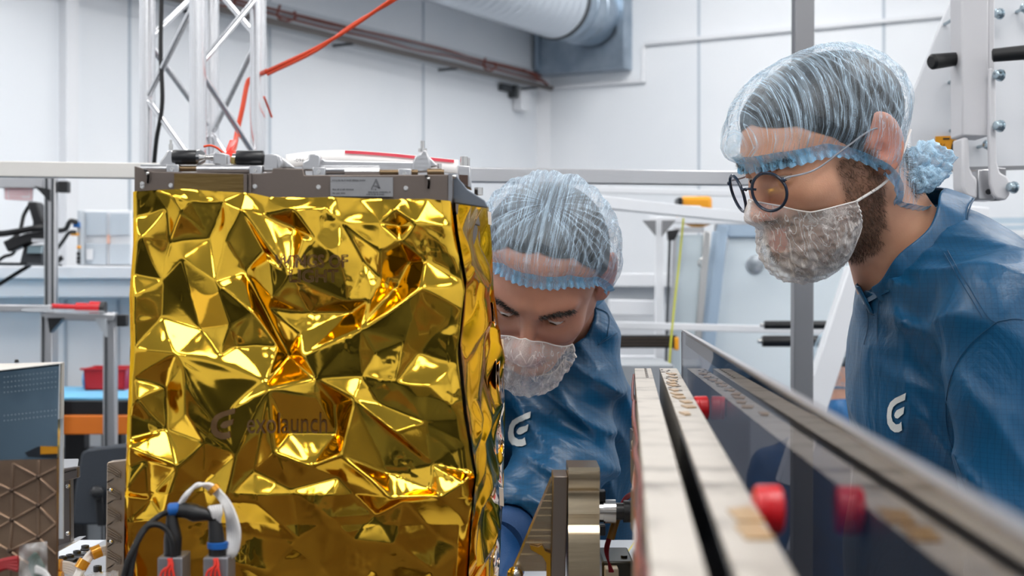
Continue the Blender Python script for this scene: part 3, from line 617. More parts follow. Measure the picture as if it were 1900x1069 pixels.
for tri in F2:
    (ax_, ay), (bx, by), (cx2, cy) = [V2[i] for i in tri]; dt_ = (by-cy)*(ax_-cx2)+(cx2-bx)*(ay-cy)
    if abs(dt_) < 1e-6: continue
    l1 = ((by-cy)*(GX-cx2)+(cx2-bx)*(GY-cy))/dt_; l2 = ((cy-ay)*(GX-cx2)+(ax_-cx2)*(GY-cy))/dt_; l3 = 1-l1-l2
    mk = (l1 >= -1e-6) & (l2 >= -1e-6) & (l3 >= -1e-6)
    # each facet bellies a little, so creases stay sharp and faces curve
    belly = (l1*l2+l2*l3+l3*l1)*27*l1.clip(0)*l2.clip(0)*l3.clip(0)
    sg = rnd.uniform(-4.5, 2.5)
    HH[mk] = (l1*Hh[tri[0]]+l2*Hh[tri[1]]+l3*Hh[tri[2]]+belly*sg)[mk]
def blur(A, n):
    for _ in range(n):
        B = np.pad(A, 1, 'edge'); A = (B[1:-1, 1:-1]*4+B[:-2, 1:-1]*2+B[2:, 1:-1]*2+B[1:-1, :-2]*2+B[1:-1, 2:]*2+B[:-2, :-2]+B[2:, 2:]+B[:-2, 2:]+B[2:, :-2])/16
    return A
HH = blur(HH, 4)
FINE = np.array([[noise.noise(Vector((x/90, y/100, 3)))*5+abs(noise.noise(Vector((x/130+9, y/110, 7))))*-6+noise.noise(Vector((x/11, y/14, 1)))*1.0*max(0, noise.noise(Vector((x/60, y/60, 5)))*2.6-.45) for x in gx] for y in gy])
HH = HH*1.15+FINE
HH = HH-np.clip((GY-915)/200, 0, 1)*52-12*np.clip((GY-915)/60, 0, 1)
FS = .00050
edgeL = np.clip((GX-X0)/14, 0, 1); edgeR = np.clip((X1-GX)/22, 0, 1)
HH = HH*edgeL**.5*edgeR**.5
rollb = ((1-edgeL)**2*14+(1-edgeR)**2*7)
# outline of the blanket: left and right edges and slanting top as in the photo
def interp(y, t): return np.interp(y, [q[0] for q in t], [q[1] for q in t])
LE = [(352, 243), (450, 243), (545, 236), (650, 238), (760, 233), (900, 228), (1128, 224)]
RE = [(352, 836), (430, 846), (520, 862), (640, 848), (760, 860), (880, 880), (960, 872), (1128, 862)]
TE = [(243, 355), (300, 352), (340, 351), (420, 356), (470, 359), (500, 366), (560, 366), (620, 366), (720, 370), (790, 369), (850, 374)]
U = (GX-X0)/(X1-X0)
PXg = interp(GY, LE)*(1-U)+interp(GY, RE)*U
top = interp(PXg, TE); PYg = top+(GY-Y0)/(Y1-Y0)*(Y1-top)
Dg = ds_-HH*FS+rollb*FS
VX = (PXg-CX)/F*ds_; VZ = EYE-(PYg-HY)/F*ds_
Vf = np.stack([VX, Dg, VZ], -1).reshape(-1, 3)
q = np.arange(NX*NY).reshape(NY, NX)
Ff = np.stack([q[:-1, :-1], q[1:, :-1], q[1:, 1:], q[:-1, 1:]], -1).reshape(-1, 4)
sat = thing('satellite', 'box-shaped satellite wrapped in crumpled gold foil with a metal release mechanism on top', 'satellite', (P(545, 0, 1.45).x, 1.45, ZT))
foil_me = npmesh('gold_foil_front', Vf, Ff)
foil_bvh = BVHTree.FromPolygons([Vector(v) for v in Vf], Ff.tolist())
link('gold_foil_front', foil_me, GOLD, sat)

# side blanket
NS, NV = 90, 330
XF = [(352, 838), (430, 846), (520, 862), (640, 850), (760, 862), (880, 880), (960, 872), (1128, 862)]
XB = [(352, 894), (385, 903), (450, 909), (550, 914), (650, 930), (760, 934), (900, 931), (960, 928), (1069, 923), (1128, 922)]
sv = []; sidef = lambda s, v: None
for j in range(NV):
    v = j/(NV-1)
    for i in range(NS):
        s = i/(NS-1); d = 1.25+.40*s
        zt_ = (.0724*(1-s)+.0880*s); zb_ = (ZT+.005-EYE); z = zt_*(1-v)+zb_*v
        py = HY-z*F/d
        x = ((interp(py, XF)-CX)*1.25/F)*(1-s)+((interp(py, XB)-CX)*1.65/F)*s
        n_ = abs(noise.noise(Vector((s*2.2+v*1.5, v*6, 2))))*-.020+noise.noise(Vector((s*3, v*7+s*3, 8)))*.010+abs(noise.noise(Vector((s*5+v*4, v*9, 4))))*.008
        k = min(1, s*8, (1-s)*9)
        sv.append((x+.002+n_*k, d, z+EYE+(.003*math.sin(s*19) if j == 0 else 0)))
sq = np.arange(NS*NV).reshape(NV, NS); sf = np.stack([sq[:-1, :-1], sq[1:, :-1], sq[1:, 1:], sq[:-1, 1:]], -1).reshape(-1, 4)
link('gold_foil_side', npmesh('gold_foil_side', sv, sf), GOLD, sat)
# loose silver-backed edge of the blanket at the rear corner
tv = []; NT = 26; NV2 = 200
for j in range(NV2):
    v = j/(NV2-1); py = 560+v*540
    wl = interp(py, [(560, 2), (640, 9), (720, 18), (800, 34), (900, 46), (1000, 34), (1100, 42)])
    xr = interp(py, XB)
    for i in range(NT):
        s = i/(NT-1); px = xr-wl*(1-s)+abs(noise.noise(Vector((s*1.5, v*8, 1))))*4-noise.noise(Vector((3, v*9, 1)))*4*(1-s)
        d = 1.58+.06*s-.035*abs(noise.noise(Vector((s*2.5, v*13, 5))))-.02*math.sin(math.pi*s)
        tv.append(tuple(P(px, py, d)))
tq = np.arange(NT*NV2).reshape(NV2, NT); tf = np.stack([tq[:-1, :-1], tq[1:, :-1], tq[1:, 1:], tq[:-1, 1:]], -1).reshape(-1, 4)
link('silver_foil_edge', npmesh('silver_foil_edge', tv, tf), SILV, sat)
for a, c, e, g in ((922, 628, 934, 684), (926, 905, 934, 940), (905, 392, 911, 418)):
    MB().prism(pp((a, c, 1.6), (e, c+2, 1.6), (e+1, g, 1.6), (a+1, g-2, 1.6)), (0, .004, 0)).build('white_tab', mat('perforated_white_tape', rgb(225, 218, 210), .6), sat)
# core box
xl, xr_ = P(250, 0, 1.27).x, P(838, 0, 1.27).x
MB().prism([(xl, 1.285, ZT), (xr_-.006, 1.285, ZT), (xr_+.018, 1.62, ZT), (xl+.028, 1.62, ZT)], (0, 0, hz(368, 1.27)-ZT)).build('body', BRONZE, sat, .002)
LS = [(228, 224), ]
lb = MB(); lv = []
for j in range(60):
    v = j/59
    for i in range(24):
        s = i/23; py = 356+v*770; x0s = (interp(py, LE)-CX)*1.25/F; lv.append((x0s+.001+.0814*.37*s+.005*noise.noise(Vector((s*4, v*9, 12))), 1.258+.37*s, EYE-(py-HY)/F*1.25))
lq = np.arange(24*60).reshape(60, 24); link('gold_foil_left', npmesh('gold_foil_left', lv, np.stack([lq[:-1, :-1], lq[1:, :-1], lq[1:, 1:], lq[:-1, 1:]], -1).reshape(-1, 4)), GOLD, sat)
dp = 1.262
MB().prism(pp((249, 308, dp), (282, 318, dp), (460, 322, dp), (480, 322, dp), (504, 320, dp), (506, 312, dp), (562, 313, dp), (565, 325, dp), (832, 324, dp), (834, 376, dp), (249, 372, dp)), (0, .012, 0)).build('front_plate', BRONZE, sat, .0008)
MB().prism(pp((323, 322, dp-.003), (455, 323, dp-.003), (455, 368, dp-.003), (323, 368, dp-.003)), (0, .003, 0)).build('cover_tape', mat('brown_tape', rgb(105, 84, 42), .25, .5, bump=(12, .4, .003, (1, 1, 6))), sat)
MB().prism(pp((452, 322, dp-.004), (458, 322, dp-.004), (458, 370, dp-.004), (452, 370, dp-.004)), (0, .004, 0)).prism(pp((462, 322, dp-.004), (466, 322, dp-.004), (466, 371, dp-.004), (462, 371, dp-.004)), (0, .004, 0)).build('edge_rib', BRONZE, sat)
MB().prism(pp((832, 322, dp-.002), (838, 322, dp-.002), (838, 376, dp-.002), (832, 376, dp-.002)), (0, .02, 0)).build('corner_rib', ALUD, sat)
MB().prism(pp((836, 322, dp+.03), (846, 322, dp+.03), (850, 330, dp+.03), (868, 352, dp+.03), (900, 372, dp+.03), (906, 386, dp+.03), (836, 376, dp+.03)), (0, .012, 0)).build('side_bracket', mat('blue_grey_anodised', rgb(105, 112, 122), .4, .7), sat, .001)
MB().prism(pp((848, 306, dp+.05), (872, 308, dp+.05), (874, 350, dp+.05), (852, 342, dp+.05)), (0, .03, 0)).build('side_block', ALU, sat, .001)
MB().prism(pp((852, 324, dp+.045), (868, 325, dp+.045), (868, 346, dp+.045), (852, 334, dp+.045)), (0, .004, 0)).build('pocket', mat('dark_brown_anodised', rgb(70, 48, 36), .5), sat)
npl = MB().prism(pp((613, 328, dp-.003), (729, 329, dp-.003), (729, 365, dp-.003), (613, 364, dp-.003)), (0, .0028, 0)).build('name_plate', mat('silver_label', rgb(150, 150, 152), .35, .5), sat)
dn = dp-.0035; PRN = mat('grey_print', rgb(92, 92, 96), .6)
b = MB()
rnd2 = random.Random(3)
for (xa_, xb_, yy) in ((617, 678, 335), (617, 655, 352), (617, 641, 359), (689, 697, 352), (683, 724, 357), (680, 714, 361)):
    x = xa_
    while x < xb_:
        w_ = rnd2.uniform(1.2, 2.4); b.box(*pbox(x, yy-rnd2.uniform(1.2, 2), x+w_, yy+rnd2.uniform(.6, 1.4), dn, .0004)); x += w_+rnd2.choice((.5, .6, .6, 1.8))
b.prism(pp((688, 351, dn), (697, 332, dn), (699, 332, dn), (706, 349, dn), (703, 350, dn), (697, 338, dn), (690, 351, dn)), (0, .0004, 0))
b.prism(pp((692, 345, dn), (706, 350, dn), (700, 344, dn)), (0, .0004, 0))
b.build('lettering', PRN, npl)
for x_, y_ in ((317, 344), (473, 346), (591, 347), (753, 349), (264, 346), (264, 341)):
    b = MB(); bolt(b, P(x_, y_, dp), (0, -1, 0), .0015, .0014); b.build('screw', STEEL, sat)
for x_, y_ in ((273, 330), (794, 340)):
    b = MB(); c_ = P(x_, y_-6, dp-.002)
    b.tube(spline([P(x_-4, y_-14, dp-.001), P(x_, y_-12, dp-.005), P(x_+2, y_-2, dp-.004), P(x_+1, y_+9, dp-.001)]), .0011, 8); b.build('hook', mat('dark_hook', rgb(40, 36, 34), .3, .8), sat)
    MB().ball(P(x_+1, y_-8, dp-.006), .0016, 6).build('hook_pin', STEEL, sat)
# release mechanism
dm = 1.272
mech = []
MB().lathe(P(262, 313, dm), P(300, 313, dm)+Vector((9, 0, 0)), [(0, .004), (.024, .004)], 16).build('shaft', ALU, sat)
MB().lathe(P(330, 313, dm), P(900, 313, dm), [(0, .0027), (.018, .0027)], 16).build('shaft', mat('bronze_shaft', rgb(125, 105, 80), .3, .9), sat)
MB().lathe(P(366, 314, dm), P(900, 314, dm), [(0, .0042), (.047, .0042)], 16).build('shaft', ALU, sat)
MB().lathe(P(596, 316, dm), P(900, 316, dm), [(0, .0040), (.052, .0040)], 16).build('shaft', ALU, sat)
MB().lathe(P(640, 319, dm-.003), P(900, 319, dm-.003), [(0, .0045), (.031, .0045)], 6).build('hex_sleeve', ALU, sat)
MB().lathe(P(705, 320, dm), P(900, 320, dm), [(0, .0026), (.034, .0026)], 16).build('shaft', mat('bronze_shaft', None), sat)
MB().lathe(P(793, 320, dm), P(900, 320, dm), [(0, .0036), (.013, .0036), (.013, .0028), (.015, .0028)], 16).build('end_stub', mat('bronze_shaft', None), sat)
for x_, y_ in ((320, 314), (474, 316), (592, 319), (751, 322)):
    MB().box(*pbox(x_-12, y_-9, x_+12, y_+8, dm-.006, .014)).build('shaft_clamp', ALU, sat, .0008)
    b = MB(); bolt(b, P(x_, y_, dm-.006), (0, -1, 0), .0014, .0014); b.build('clamp_screw', STEEL, sat)
def lug(pts, t=.012, d=dm, name='lug', m=ALU): return MB().prism(pp(*[(x, y, d) for x, y in pts]), (0, t, 0)).build(name, m, sat, .0012)
lug([(293, 312), (296, 300), (306, 288), (309, 280), (318, 277), (322, 283), (324, 292), (326, 312)])
b = MB().lathe(P(317, 278, dm+.006), P(317, 200, dm+.006), [(0, .002), (.005, .002), (.005, .0012), (.009, .0012)], 10); b.build('stud', STEEL, sat)
lug([(488, 312), (489, 286), (514, 285), (520, 294), (520, 318), (488, 318)])
lug([(513, 288), (520, 289), (524, 300), (522, 313), (514, 314)], .004, dm-.003, 'lug_face')
lug([(560, 316), (562, 300), (571, 296), (572, 286), (590, 285), (595, 292), (593, 310), (592, 316)])
lug([(522, 290), (548, 312), (520, 312)], .004, dm+.01, 'rib')
lug([(592, 290), (604, 297), (772, 300), (772, 318), (592, 316)], .006, dm+.012, 'bridge_plate')
lug([(764, 320), (766, 300), (770, 290), (780, 286), (784, 278), (790, 278), (796, 292), (800, 318)])
lug([(796, 290), (812, 308), (796, 312)], .004, dm+.01, 'rib')
MB().lathe(P(784, 282, dm+.004), P(784, 200, dm+.004), [(0, .0038), (.003, .0038), (.003, .0018), (.010, .0018)], 12).build('stud', STEEL, sat)
MB().lathe(P(861, 309, dm+.05), P(861, 200, dm+.05), [(0, .0036), (.009, .0036), (.0092, .003)], 12).build('stud', STEEL, sat)
MB().lathe(P(867, 309, dm+.055), P(867, 200, dm+.055), [(0, .0025), (.008, .0025)], 12).build('stud', STEEL, sat)
MB().lathe(P(815, 312, dm+.02), P(815, 200, dm+.02), [(0, .0022), (.004, .0022)], 12).build('stud', STEEL, sat)
MB().lathe(P(888, 362, dm+.06), P(888, 200, dm+.06), [(0, .0040), (.007, .0040), (.007, .003)], 12).build('stud', STEEL, sat)
MB().ball(P(843, 328, dp+.026), .0022, 6).build('stud', STEEL, sat)
lug([(395, 304), (395, 283), (400, 282), (417, 284), (421, 286), (421, 308)], .016, dm, 'actuator_block')
def motor(xa_, xb_, yc, nose):
    o = MB().lathe(P(xa_, yc, dm+.004), P(xb_, yc, dm+.004), [(0, .0062), (.001, .0068), ((xb_-xa_)/F*dm-.001, .0068), ((xb_-xa_)/F*dm, .0062)], 28).build('actuator_cylinder', BLACK, sat)
    if nose: MB().lathe(P(xb_, yc, dm+.004), P(xb_+50, yc, dm+.004), [(0, .0066), (.003, .0070), (.0075, .004), (.008, .0022), (.012, .0022), (.012, .003), (.015, .003)], 20).build('nose_cone', STEEL, sat)
    MB().lathe(P(xa_-7, yc, dm+.004), P(xa_, yc, dm+.004), [(0, .004), (.0035, .004)], 16).build('collar', STEEL, sat)
motor(321, 366, 292, True); motor(439, 489, 293, False)
MB().box(*pbox(427, 290, 437, 304, dm, .01)).build('coupler', mat('brass_coupler', rgb(160, 140, 90), .3, 1), sat, .001)
MB().prism([(xl, dp+.012, hz(322, 1.27)-.004), (xr_, dp+.012, hz(322, 1.27)-.004), (xr_+.018, 1.6, hz(322, 1.27)-.004), (xl+.028, 1.6, hz(322, 1.27)-.004)], (0, 0, -.03)).build('top_plate', BRONZE, sat, .001)
o_ = thing('added_dark_plate', 'dark brown plate added out of view to darken the lower foil reflection', 'plate', (-.2, 1.10, ZT))  # added outside the view so the lower foil reflects something dark
MB().box((-.2, 1.10, ZT+.006), (.52, .26, .012)).build('plate', mat('dark_brown_anodised', rgb(70, 48, 36), .5), o_, .002)
# ribbons
ob = thing('warning_ribbon', 'white ribbon with a red stripe and small printed number lying on top of the satellite', 'ribbon', P(660, 300, 1.36))
rb = spline(pp((530, 300, 1.36), (580, 294, 1.355), (640, 292, 1.35), (720, 297, 1.35), (790, 304, 1.35), (850, 310, 1.36)), 8)
b = MB()
for i in range(len(rb)-1):
    a_, c_ = rb[i], rb[i+1]; up_ = Vector((0, .004, .0068))
    b.add([a_-up_, c_-up_, c_+up_, a_+up_], [(0, 1, 2, 3)])
o = b.build('strap', mat('white_ribbon', rgb(225, 222, 220), .5), ob); md = o.modifiers.new('solid', 'SOLIDIFY'); md.thickness = .0008
b = MB()
for i in range(len(rb)-1):
    if .38 < i/(len(rb)-1) < .97:
        a_, c_ = rb[i], rb[i+1]; a0 = Vector((0, -.0008, .0036)); a1 = Vector((0, .0010, .0066)); b.add([a_+a0, c_+a0, c_+a1, a_+a1], [(0, 1, 2, 3)])
b.build('red_stripe', mat('crimson_print', rgb(190, 20, 50), .5), ob)
text_at('-096-00', 545, 300, 5, 1.345, 'number', mat('dark_print', rgb(50, 50, 55), .6), ob, 34)
ob = thing('cable_bundle', 'red-orange cable ends gathered behind the black actuator cylinders on top of the satellite', 'cable', P(428, 290, 1.34))
b = MB()
for k in range(7):
    b.tube(spline(pp((438-k*1.6, 262, 1.37), (430-k*1.2, 275+k, 1.35), (424+k*2.4, 284, 1.345), (410+k*5, 290, 1.34), (402+k*6, 300, 1.335))), .0016, 6)
b.build('wire', mat('red_wire', rgb(230, 60, 45), .4), ob)
MB().tube(spline(pp((378, 272, 1.34), (390, 270, 1.34), (402, 274, 1.34), (412, 282, 1.34), (420, 288, 1.34))), .0011, 8).build('orange_wire', ORANGE, ob)
# lettering on the foil, lying on its surface
def on_foil(px, py, off=.0005, bvh=None):
    o_ = Vector((0, 0, EYE)); dr = (P(px, py, 1)-o_).normalized(); h = (bvh or foil_bvh).ray_cast(o_, dr)
    if h[0] is None: return P(px, py, ds_)
    n_ = h[1] if h[1].dot(dr) < 0 else -h[1]
    return h[0]+n_*off-dr*off
def drape_poly(polys, name, m, parent, bvh=None, off=.0005, step=3.0):
    """fill outlines given in photo pixels with small faces lying on the surface behind them"""
    b_ = MB()
    for poly, holes in polys:
        n = len(poly); pts = [Vector(p) for p in poly]; ed = [(i, (i+1) % n) for i in range(n)]
        pts2 = []; 
        for i in range(n):
            a_, c_ = pts[i], pts[(i+1) % n]; k = max(1, int((c_-a_).length/step)); pts2 += [a_.lerp(c_, t/k) for t in range(k)]
        n2 = len(pts2); xs = [p.x for p in pts2]; ys = [p.y for p in pts2]
        grid = [Vector((x, y)) for x in np.arange(min(xs)+step/2, max(xs), step) for y in np.arange(min(ys)+step/2, max(ys), step)]
        vv, ee, ff, *_ = geometry.delaunay_2d_cdt(pts2+grid, [(i, (i+1) % n2) for i in range(n2)], [list(range(n2))], 1, .01)
        b_.add([on_foil(p.x, p.y, off, bvh) for p in vv], [tuple(f) for f in ff])
    return b_.build(name, m, parent)
EOUT = [(122, 0), (118, 34), (66, 52), (42, 68), (32, 88), (30, 115), (38, 138), (58, 152), (80, 150), (94, 138), (98, 180), (76, 190), (50, 190), (24, 176), (4, 148), (0, 112), (6, 74), (22, 46), (52, 26)]
EMID = [(52, 98), (64, 84), (114, 66), (108, 100), (72, 124), (56, 122), (48, 110)]
def elogo(x0_, y0_, w_, h_): return [([(x0_+x*w_/122, y0_+y*h_/190) for x, y in poly], None) for poly in (EOUT, EMID)]
ETCH = mat('etched_print', rgb(96, 70, 38), .5, .2)
drape_poly(elogo(391, 757, 46, 58), 'printed_emblem', ETCH, sat)
def drape_text(body, x0_, y0_, h_, w_, name, m, parent, bvh=None, off=.0005, outline=False):
    v, f = text_mb(body, 1.0, 0, 0)
    hh = max(p[1] for p in v); ww = max(p[0] for p in v); b_ = MB()
    bmx = bmesh.new(); vs_ = [bmx.verts.new((p[0]*w_/ww, p[1]*h_/hh, 0)) for p in v]
    for q_ in f:
        try: bmx.faces.new([vs_[i] for i in q_])
        except ValueError: pass
    bmesh.ops.triangulate(bmx, faces=bmx.faces)
    for _ in range(3):
        ed = [e for e in bmx.edges if e.calc_length() > 6]
        if ed: bmesh.ops.subdivide_edges(bmx, edges=ed, cuts=1); bmesh.ops.triangulate(bmx, faces=bmx.faces)
    bmx.verts.index_update()
    if outline:
        for e in bmx.edges:
            if len(e.link_faces) == 1:
                a_, c_ = e.verts[0].co, e.verts[1].co; t = (c_-a_); t = Vector((-t.y, t.x, 0)).normalized()*.8 if t.length > 0 else Vector((0, 0, 0))
                q4 = [a_-t, c_-t, c_+t, a_+t]; b_.add([on_foil(x0_+p.x, y0_-p.y, off, bvh) for p in q4], [(0, 1, 2, 3)])
    else: b_.add([on_foil(x0_+p.co.x, y0_-p.co.y, off, bvh) for p in bmx.verts], [tuple(x.index for x in fc.verts) for fc in bmx.faces])
    bmx.free(); return b_.build(name, m, parent, smooth=False)
drape_text('exolaunch', 457, 804, 38, 150, 'lettering', ETCH, sat)
drape_text('WINGS OF', 511, 496, 23, 134, 'lettering', ETCH, sat, outline=True)
drape_text('LIGHT', 535, 523, 22, 92, 'lettering', ETCH, sat, outline=True)

# ------------------------------------------------------------------ harness in front of the foil
dh = 1.13
ob = thing('wiring_harness', 'black connectors with blue bands joined by an arch of white wires before the gold foil', 'wiring', P(365, 1034, dh))
HS = mat('heat_shrink', rgb(22, 22, 24), .45)
def hpost(pts, rs, nm, m): return MB().tube(spline(pp(*[(x, y, dh) for x, y in pts]), 3), [r for r in np.interp(np.linspace(0, 1, 3*(len(pts)-1)+1), np.linspace(0, 1, len(rs)), rs)], 16).build(nm, m, ob)
hpost([(320, 1036), (321, 1000), (320, 975), (319, 955)], [.0068, .0072, .0055, .0042], 'connector', HS)
hpost([(404, 1038), (403, 1015), (401, 990), (398, 965)], [.0070, .0070, .0060, .0048], 'connector', HS)
hpost([(330, 947), (350, 948), (362, 952), (385, 955), (404, 962)], [.0058, .0066, .0072, .0048, .0045], 'connector', HS)
MB().lathe(P(313, 946, dh-.001), P(333, 944, dh-.001), [(0, .0042), (.001, .0052), (.008, .0052), (.009, .0042)], 16).build('blue_band', mat('blue_band', rgb(20, 90, 165), .45), ob)
MB().lathe(P(404, 1018, dh), P(404, 1005, dh), [(0, .0066), (.0005, .0082), (.0050, .0085), (.0055, .0066)], 18).build('blue_band', mat('blue_band', None), ob)
WIRE = mat('white_wire', rgb(222, 220, 218), .45)
for k in range(6):
    o = k*2.3
    MB().tube(spline(pp((328+o*.6, 945-o*.4, dh+.004*k/6), (342+o*.7, 920-o*.3, dh-.002), (362+o*.5, 904-o*.5, dh), (390, 899+o*.9, dh+.001*k), (414-o*.3, 918+o, dh), (432-o, 945+o, dh), (444-o*1.8, 985, dh+.002*k), (440-o*1.5, 1022, dh+.003), (428-o, 1036+o*.3, dh+.006))), .0014, 8).build('wire', WIRE, ob)
for k in range(5):
    MB().tube(spline(pp((388+k*5, 940-k, dh-.004), (394+k*4, 950, dh-.005), (397+k*2.6, 962, dh-.003), (399+k*2, 975, dh+.001))), .0015, 8).build('wire', WIRE, ob)
MB().tube(pp((393, 905, dh-.001), (400, 912, dh-.001)), .0052, 14).build('amber_tie', KAPT, ob)
MB().tube(spline(pp((313, 949, dh), (295, 958, dh), (275, 975, dh-.01), (258, 1000, dh-.015), (238, 1040, dh-.02), (222, 1100, dh-.02))), .0024, 10).build('black_lead', RUBBER, ob)
MB().tube(spline(pp((322, 1034, dh-.007), (320, 1005, dh-.008), (308, 982, dh-.008), (288, 973, dh-.01), (268, 982, dh-.012), (250, 1020, dh-.016), (238, 1100, dh-.02))), .0026, 10).build('black_lead', RUBBER, ob)
for nm, xa_, lab in (('connector_box', 292, 'left grey connector block with red wires at the foot of the foil'), ('connector_box', 377, 'right grey connector block with red wires at the foot of the foil')):
    o = thing(nm, lab, 'connector', P(xa_+23, 1150, dh))
    MB().box(*pbox(xa_, 1035, xa_+46, 1180, dh-.01, .03)).build('housing', mat('grey_anodised_block', rgb(130, 130, 134), .4, .5), o, .001)
    for k in range(4):
        MB().tube(spline(pp((xa_+20+k*2, 1036, dh-.013), (xa_+22+k*3-4*(k % 2), 1050, dh-.014), (xa_+8+k*7, 1062, dh-.014), (xa_+2+k*11, 1090, dh-.013))), .0010, 6).build('red_wire', mat('red_wire', None), o)

# ------------------------------------------------------------------ bottom left hardware
de = 1.12
ob = thing('mirror_panel_box', 'tall open box with mirror-blue upper face and brown triangular-ribbed lower face at left edge', 'equipment box', P(40, 1180, de))
BLUEM = mat('blue_mirror_panel', rgb(112, 136, 154), .16, .7, mottle=(9, rgb(62, 88, 108), .42, .62), bump=(14, .08, .002))
ISO = mat('brown_ribbed_panel', rgb(150, 126, 105), .32, .7, mottle=(18, rgb(120, 98, 82), .4, .65), bump=(50, .2, .001))
MB().prism(pp((-60, 694, de), (110, 675, de), (106, 851, de), (-60, 856, de)), (0, .006, 0)).build('mirror_face', BLUEM, ob)
MB().prism(pp((-60, 856, de), (106, 851, de), (103, 1180, de), (-60, 1180, de)), (0, .006, 0)).build('ribbed_face', ISO, ob)
MB().prism([P(110, 675, de), P(118, 672, de+.10), P(117, 775, de+.10), P(108, 778, de)], (.0006, .0005, 0)).build('side_face', GREY, ob)
MB().prism([P(-60, 694, de), P(110, 676, de), P(117, 672, de+.10), P(-60, 676, de+.10)], (0, 0, -.0012)).build('rim', mat('cream_rim', rgb(215, 208, 198), .4), ob)
MB().prism([P(-60, 676, de+.10), P(117, 672, de+.10), P(117, 1000, de+.10), P(-60, 1000, de+.10)], (0, .002, 0)).build('back_face', GREY, ob)
b = MB()
for r_ in range(8):
    for k in range(15):
        x = 8+k*6.8; y = 700-1.1*(x-8)/10+r_*9.5+(18 if r_ > 3 else 0)*.8
        if (r_ in (0, 1, 2, 3, 6, 7)): b.box(P(x, y, de-.0004), (.00045, .0004, .00045))
b.build('dot_pattern', mat('pale_dots', rgb(190, 190, 185), .5), ob)
b = MB()
nodes = [(71, 885), (71, 938), (71, 997), (22, 910), (22, 965), (18, 1022), (-30, 885), (-30, 938), (-30, 995), (104, 868), (104, 915), (104, 972), (104, 1030), (71, 855), (24, 860), (71, 1060), (18, 1075)]
seg = [(0, 3), (0, 9), (0, 10), (0, 13), (0, 1), (1, 3), (1, 4), (1, 10), (1, 11), (1, 2), (2, 4), (2, 5), (2, 11), (2, 12), (3, 14), (3, 4), (4, 5), (3, 6), (3, 7), (4, 7), (4, 8), (5, 8), (0, 14), (2, 15), (15, 5), (5, 16)]
for i, j in seg: b.bar(P(*nodes[i], de-.0006), P(*nodes[j], de-.0006), .0022, .0016)
b.build('rib', ISO, ob, .0006)
b = MB()
for x, y in nodes[:6]: b.ball(P(x, y, de-.001), .0022, 6)
b.build('node', mat('rib_node', rgb(80, 66, 56), .3, .8), ob)
MB().prism(pp((46, 840, de-.001), (70, 829, de-.001), (106, 828, de-.001), (106, 851, de-.001), (52, 848, de-.001)), (0, .001, 0)).build('dark_patch', mat('dark_patch', rgb(30, 34, 40), .25), ob)
MB().prism(pp((75, 828, de-.002), (106, 829, de-.002), (106, 842, de-.002), (75, 843, de-.002)), (0, .001, 0)).build('amber_patch', KAPT, ob)
b = MB(); bolt(b, P(31, 672, de+.098), (0, -.2, 1), .0016, .002); b.build('screw', BLACK, ob)
ob = thing('clear_bag', 'small clear plastic bag with green and red wires in front of the ribbed panel', 'bag', P(65, 1100, 1.07))
bv_ = []
for j in range(16):
    for i in range(16):
        u, v = i/15, j/15; x = 36+u*(52-12*v)+v*-2+14*v*u; y = 1012+v*80-8*u*(1-v)
        bv_.append(tuple(P(x+2*noise.noise(Vector((u*4, v*4, 0))), y, 1.085-.012*noise.noise(Vector((u*3, v*3, 2)))-.004)))
bq = np.arange(256).reshape(16, 16); link('film', npmesh('film', bv_, np.stack([bq[:-1, :-1], bq[1:, :-1], bq[1:, 1:], bq[:-1, 1:]], -1).reshape(-1, 4)), mat('clear_film', rgb(215, 215, 215), .15, alpha=.32, bump=(60, .6, .002)), ob)
for k in range(5):
    MB().tube(spline(pp((55+k*4, 1040+k*2, 1.095), (66+k*3, 1030+k*5, 1.093), (58+k*5, 1052+k*3, 1.093), (70+k*4, 1080, 1.094))), .0022, 8).build('green_wire', mat('dark_green_wire', rgb(30, 70, 55), .5), ob)
for k in range(4):
    MB().tube(spline(pp((-10, 1046+k*5, 1.10), (12, 1040+k*4, 1.10), (34, 1036+k*7, 1.10))), .0022, 8).build('red_wire', mat('dark_red_wire', rgb(150, 25, 30), .5), ob)
for k in range(3):
    MB().tube(spline(pp((66, 1052+k*4, 1.085), (82, 1060+k*3, 1.084), (96, 1078+k*4, 1.085))), .0015, 8).build('pale_wire', WIRE, ob)
# machined shelf bracket
ob = thing('shelf_bracket', 'machined aluminium bracket with a flat ledge between the mirror box and the satellite', 'bracket', P(125, 1030, 1.42))
MB().prism(pp((96, 868, 1.42), (130, 866, 1.42), (131, 1008, 1.42), (96, 1022, 1.42)), (0, .012, 0)).build('web', mat('dark_machined', rgb(98, 92, 90), .4, .8), ob, .001)
MB().prism([P(90, 852, 1.46), P(146, 851, 1.46), P(143, 868, 1.38), P(90, 882, 1.38)], (0, 0, -.003)).build('ledge', ALU, ob, .001)
MB().prism(pp((90, 874, 1.38), (144, 866, 1.38), (145, 887, 1.38), (90, 901, 1.38)), (0, .008, 0)).build('ledge_front', mat('dark_machined', None), ob, .001)
MB().prism(pp((96, 1020, 1.40), (131, 1005, 1.42), (145, 1004, 1.42), (104, 1026, 1.40)), (0, .03, 0)).build('foot', ALU, ob, .001)
for y_ in (902, 990): MB().lathe(P(126, y_, 1.419), P(126, y_, 2), [(0, .0014), (.0004, .0022), (.002, .0024)]).build('hole_rim', STEEL, ob)
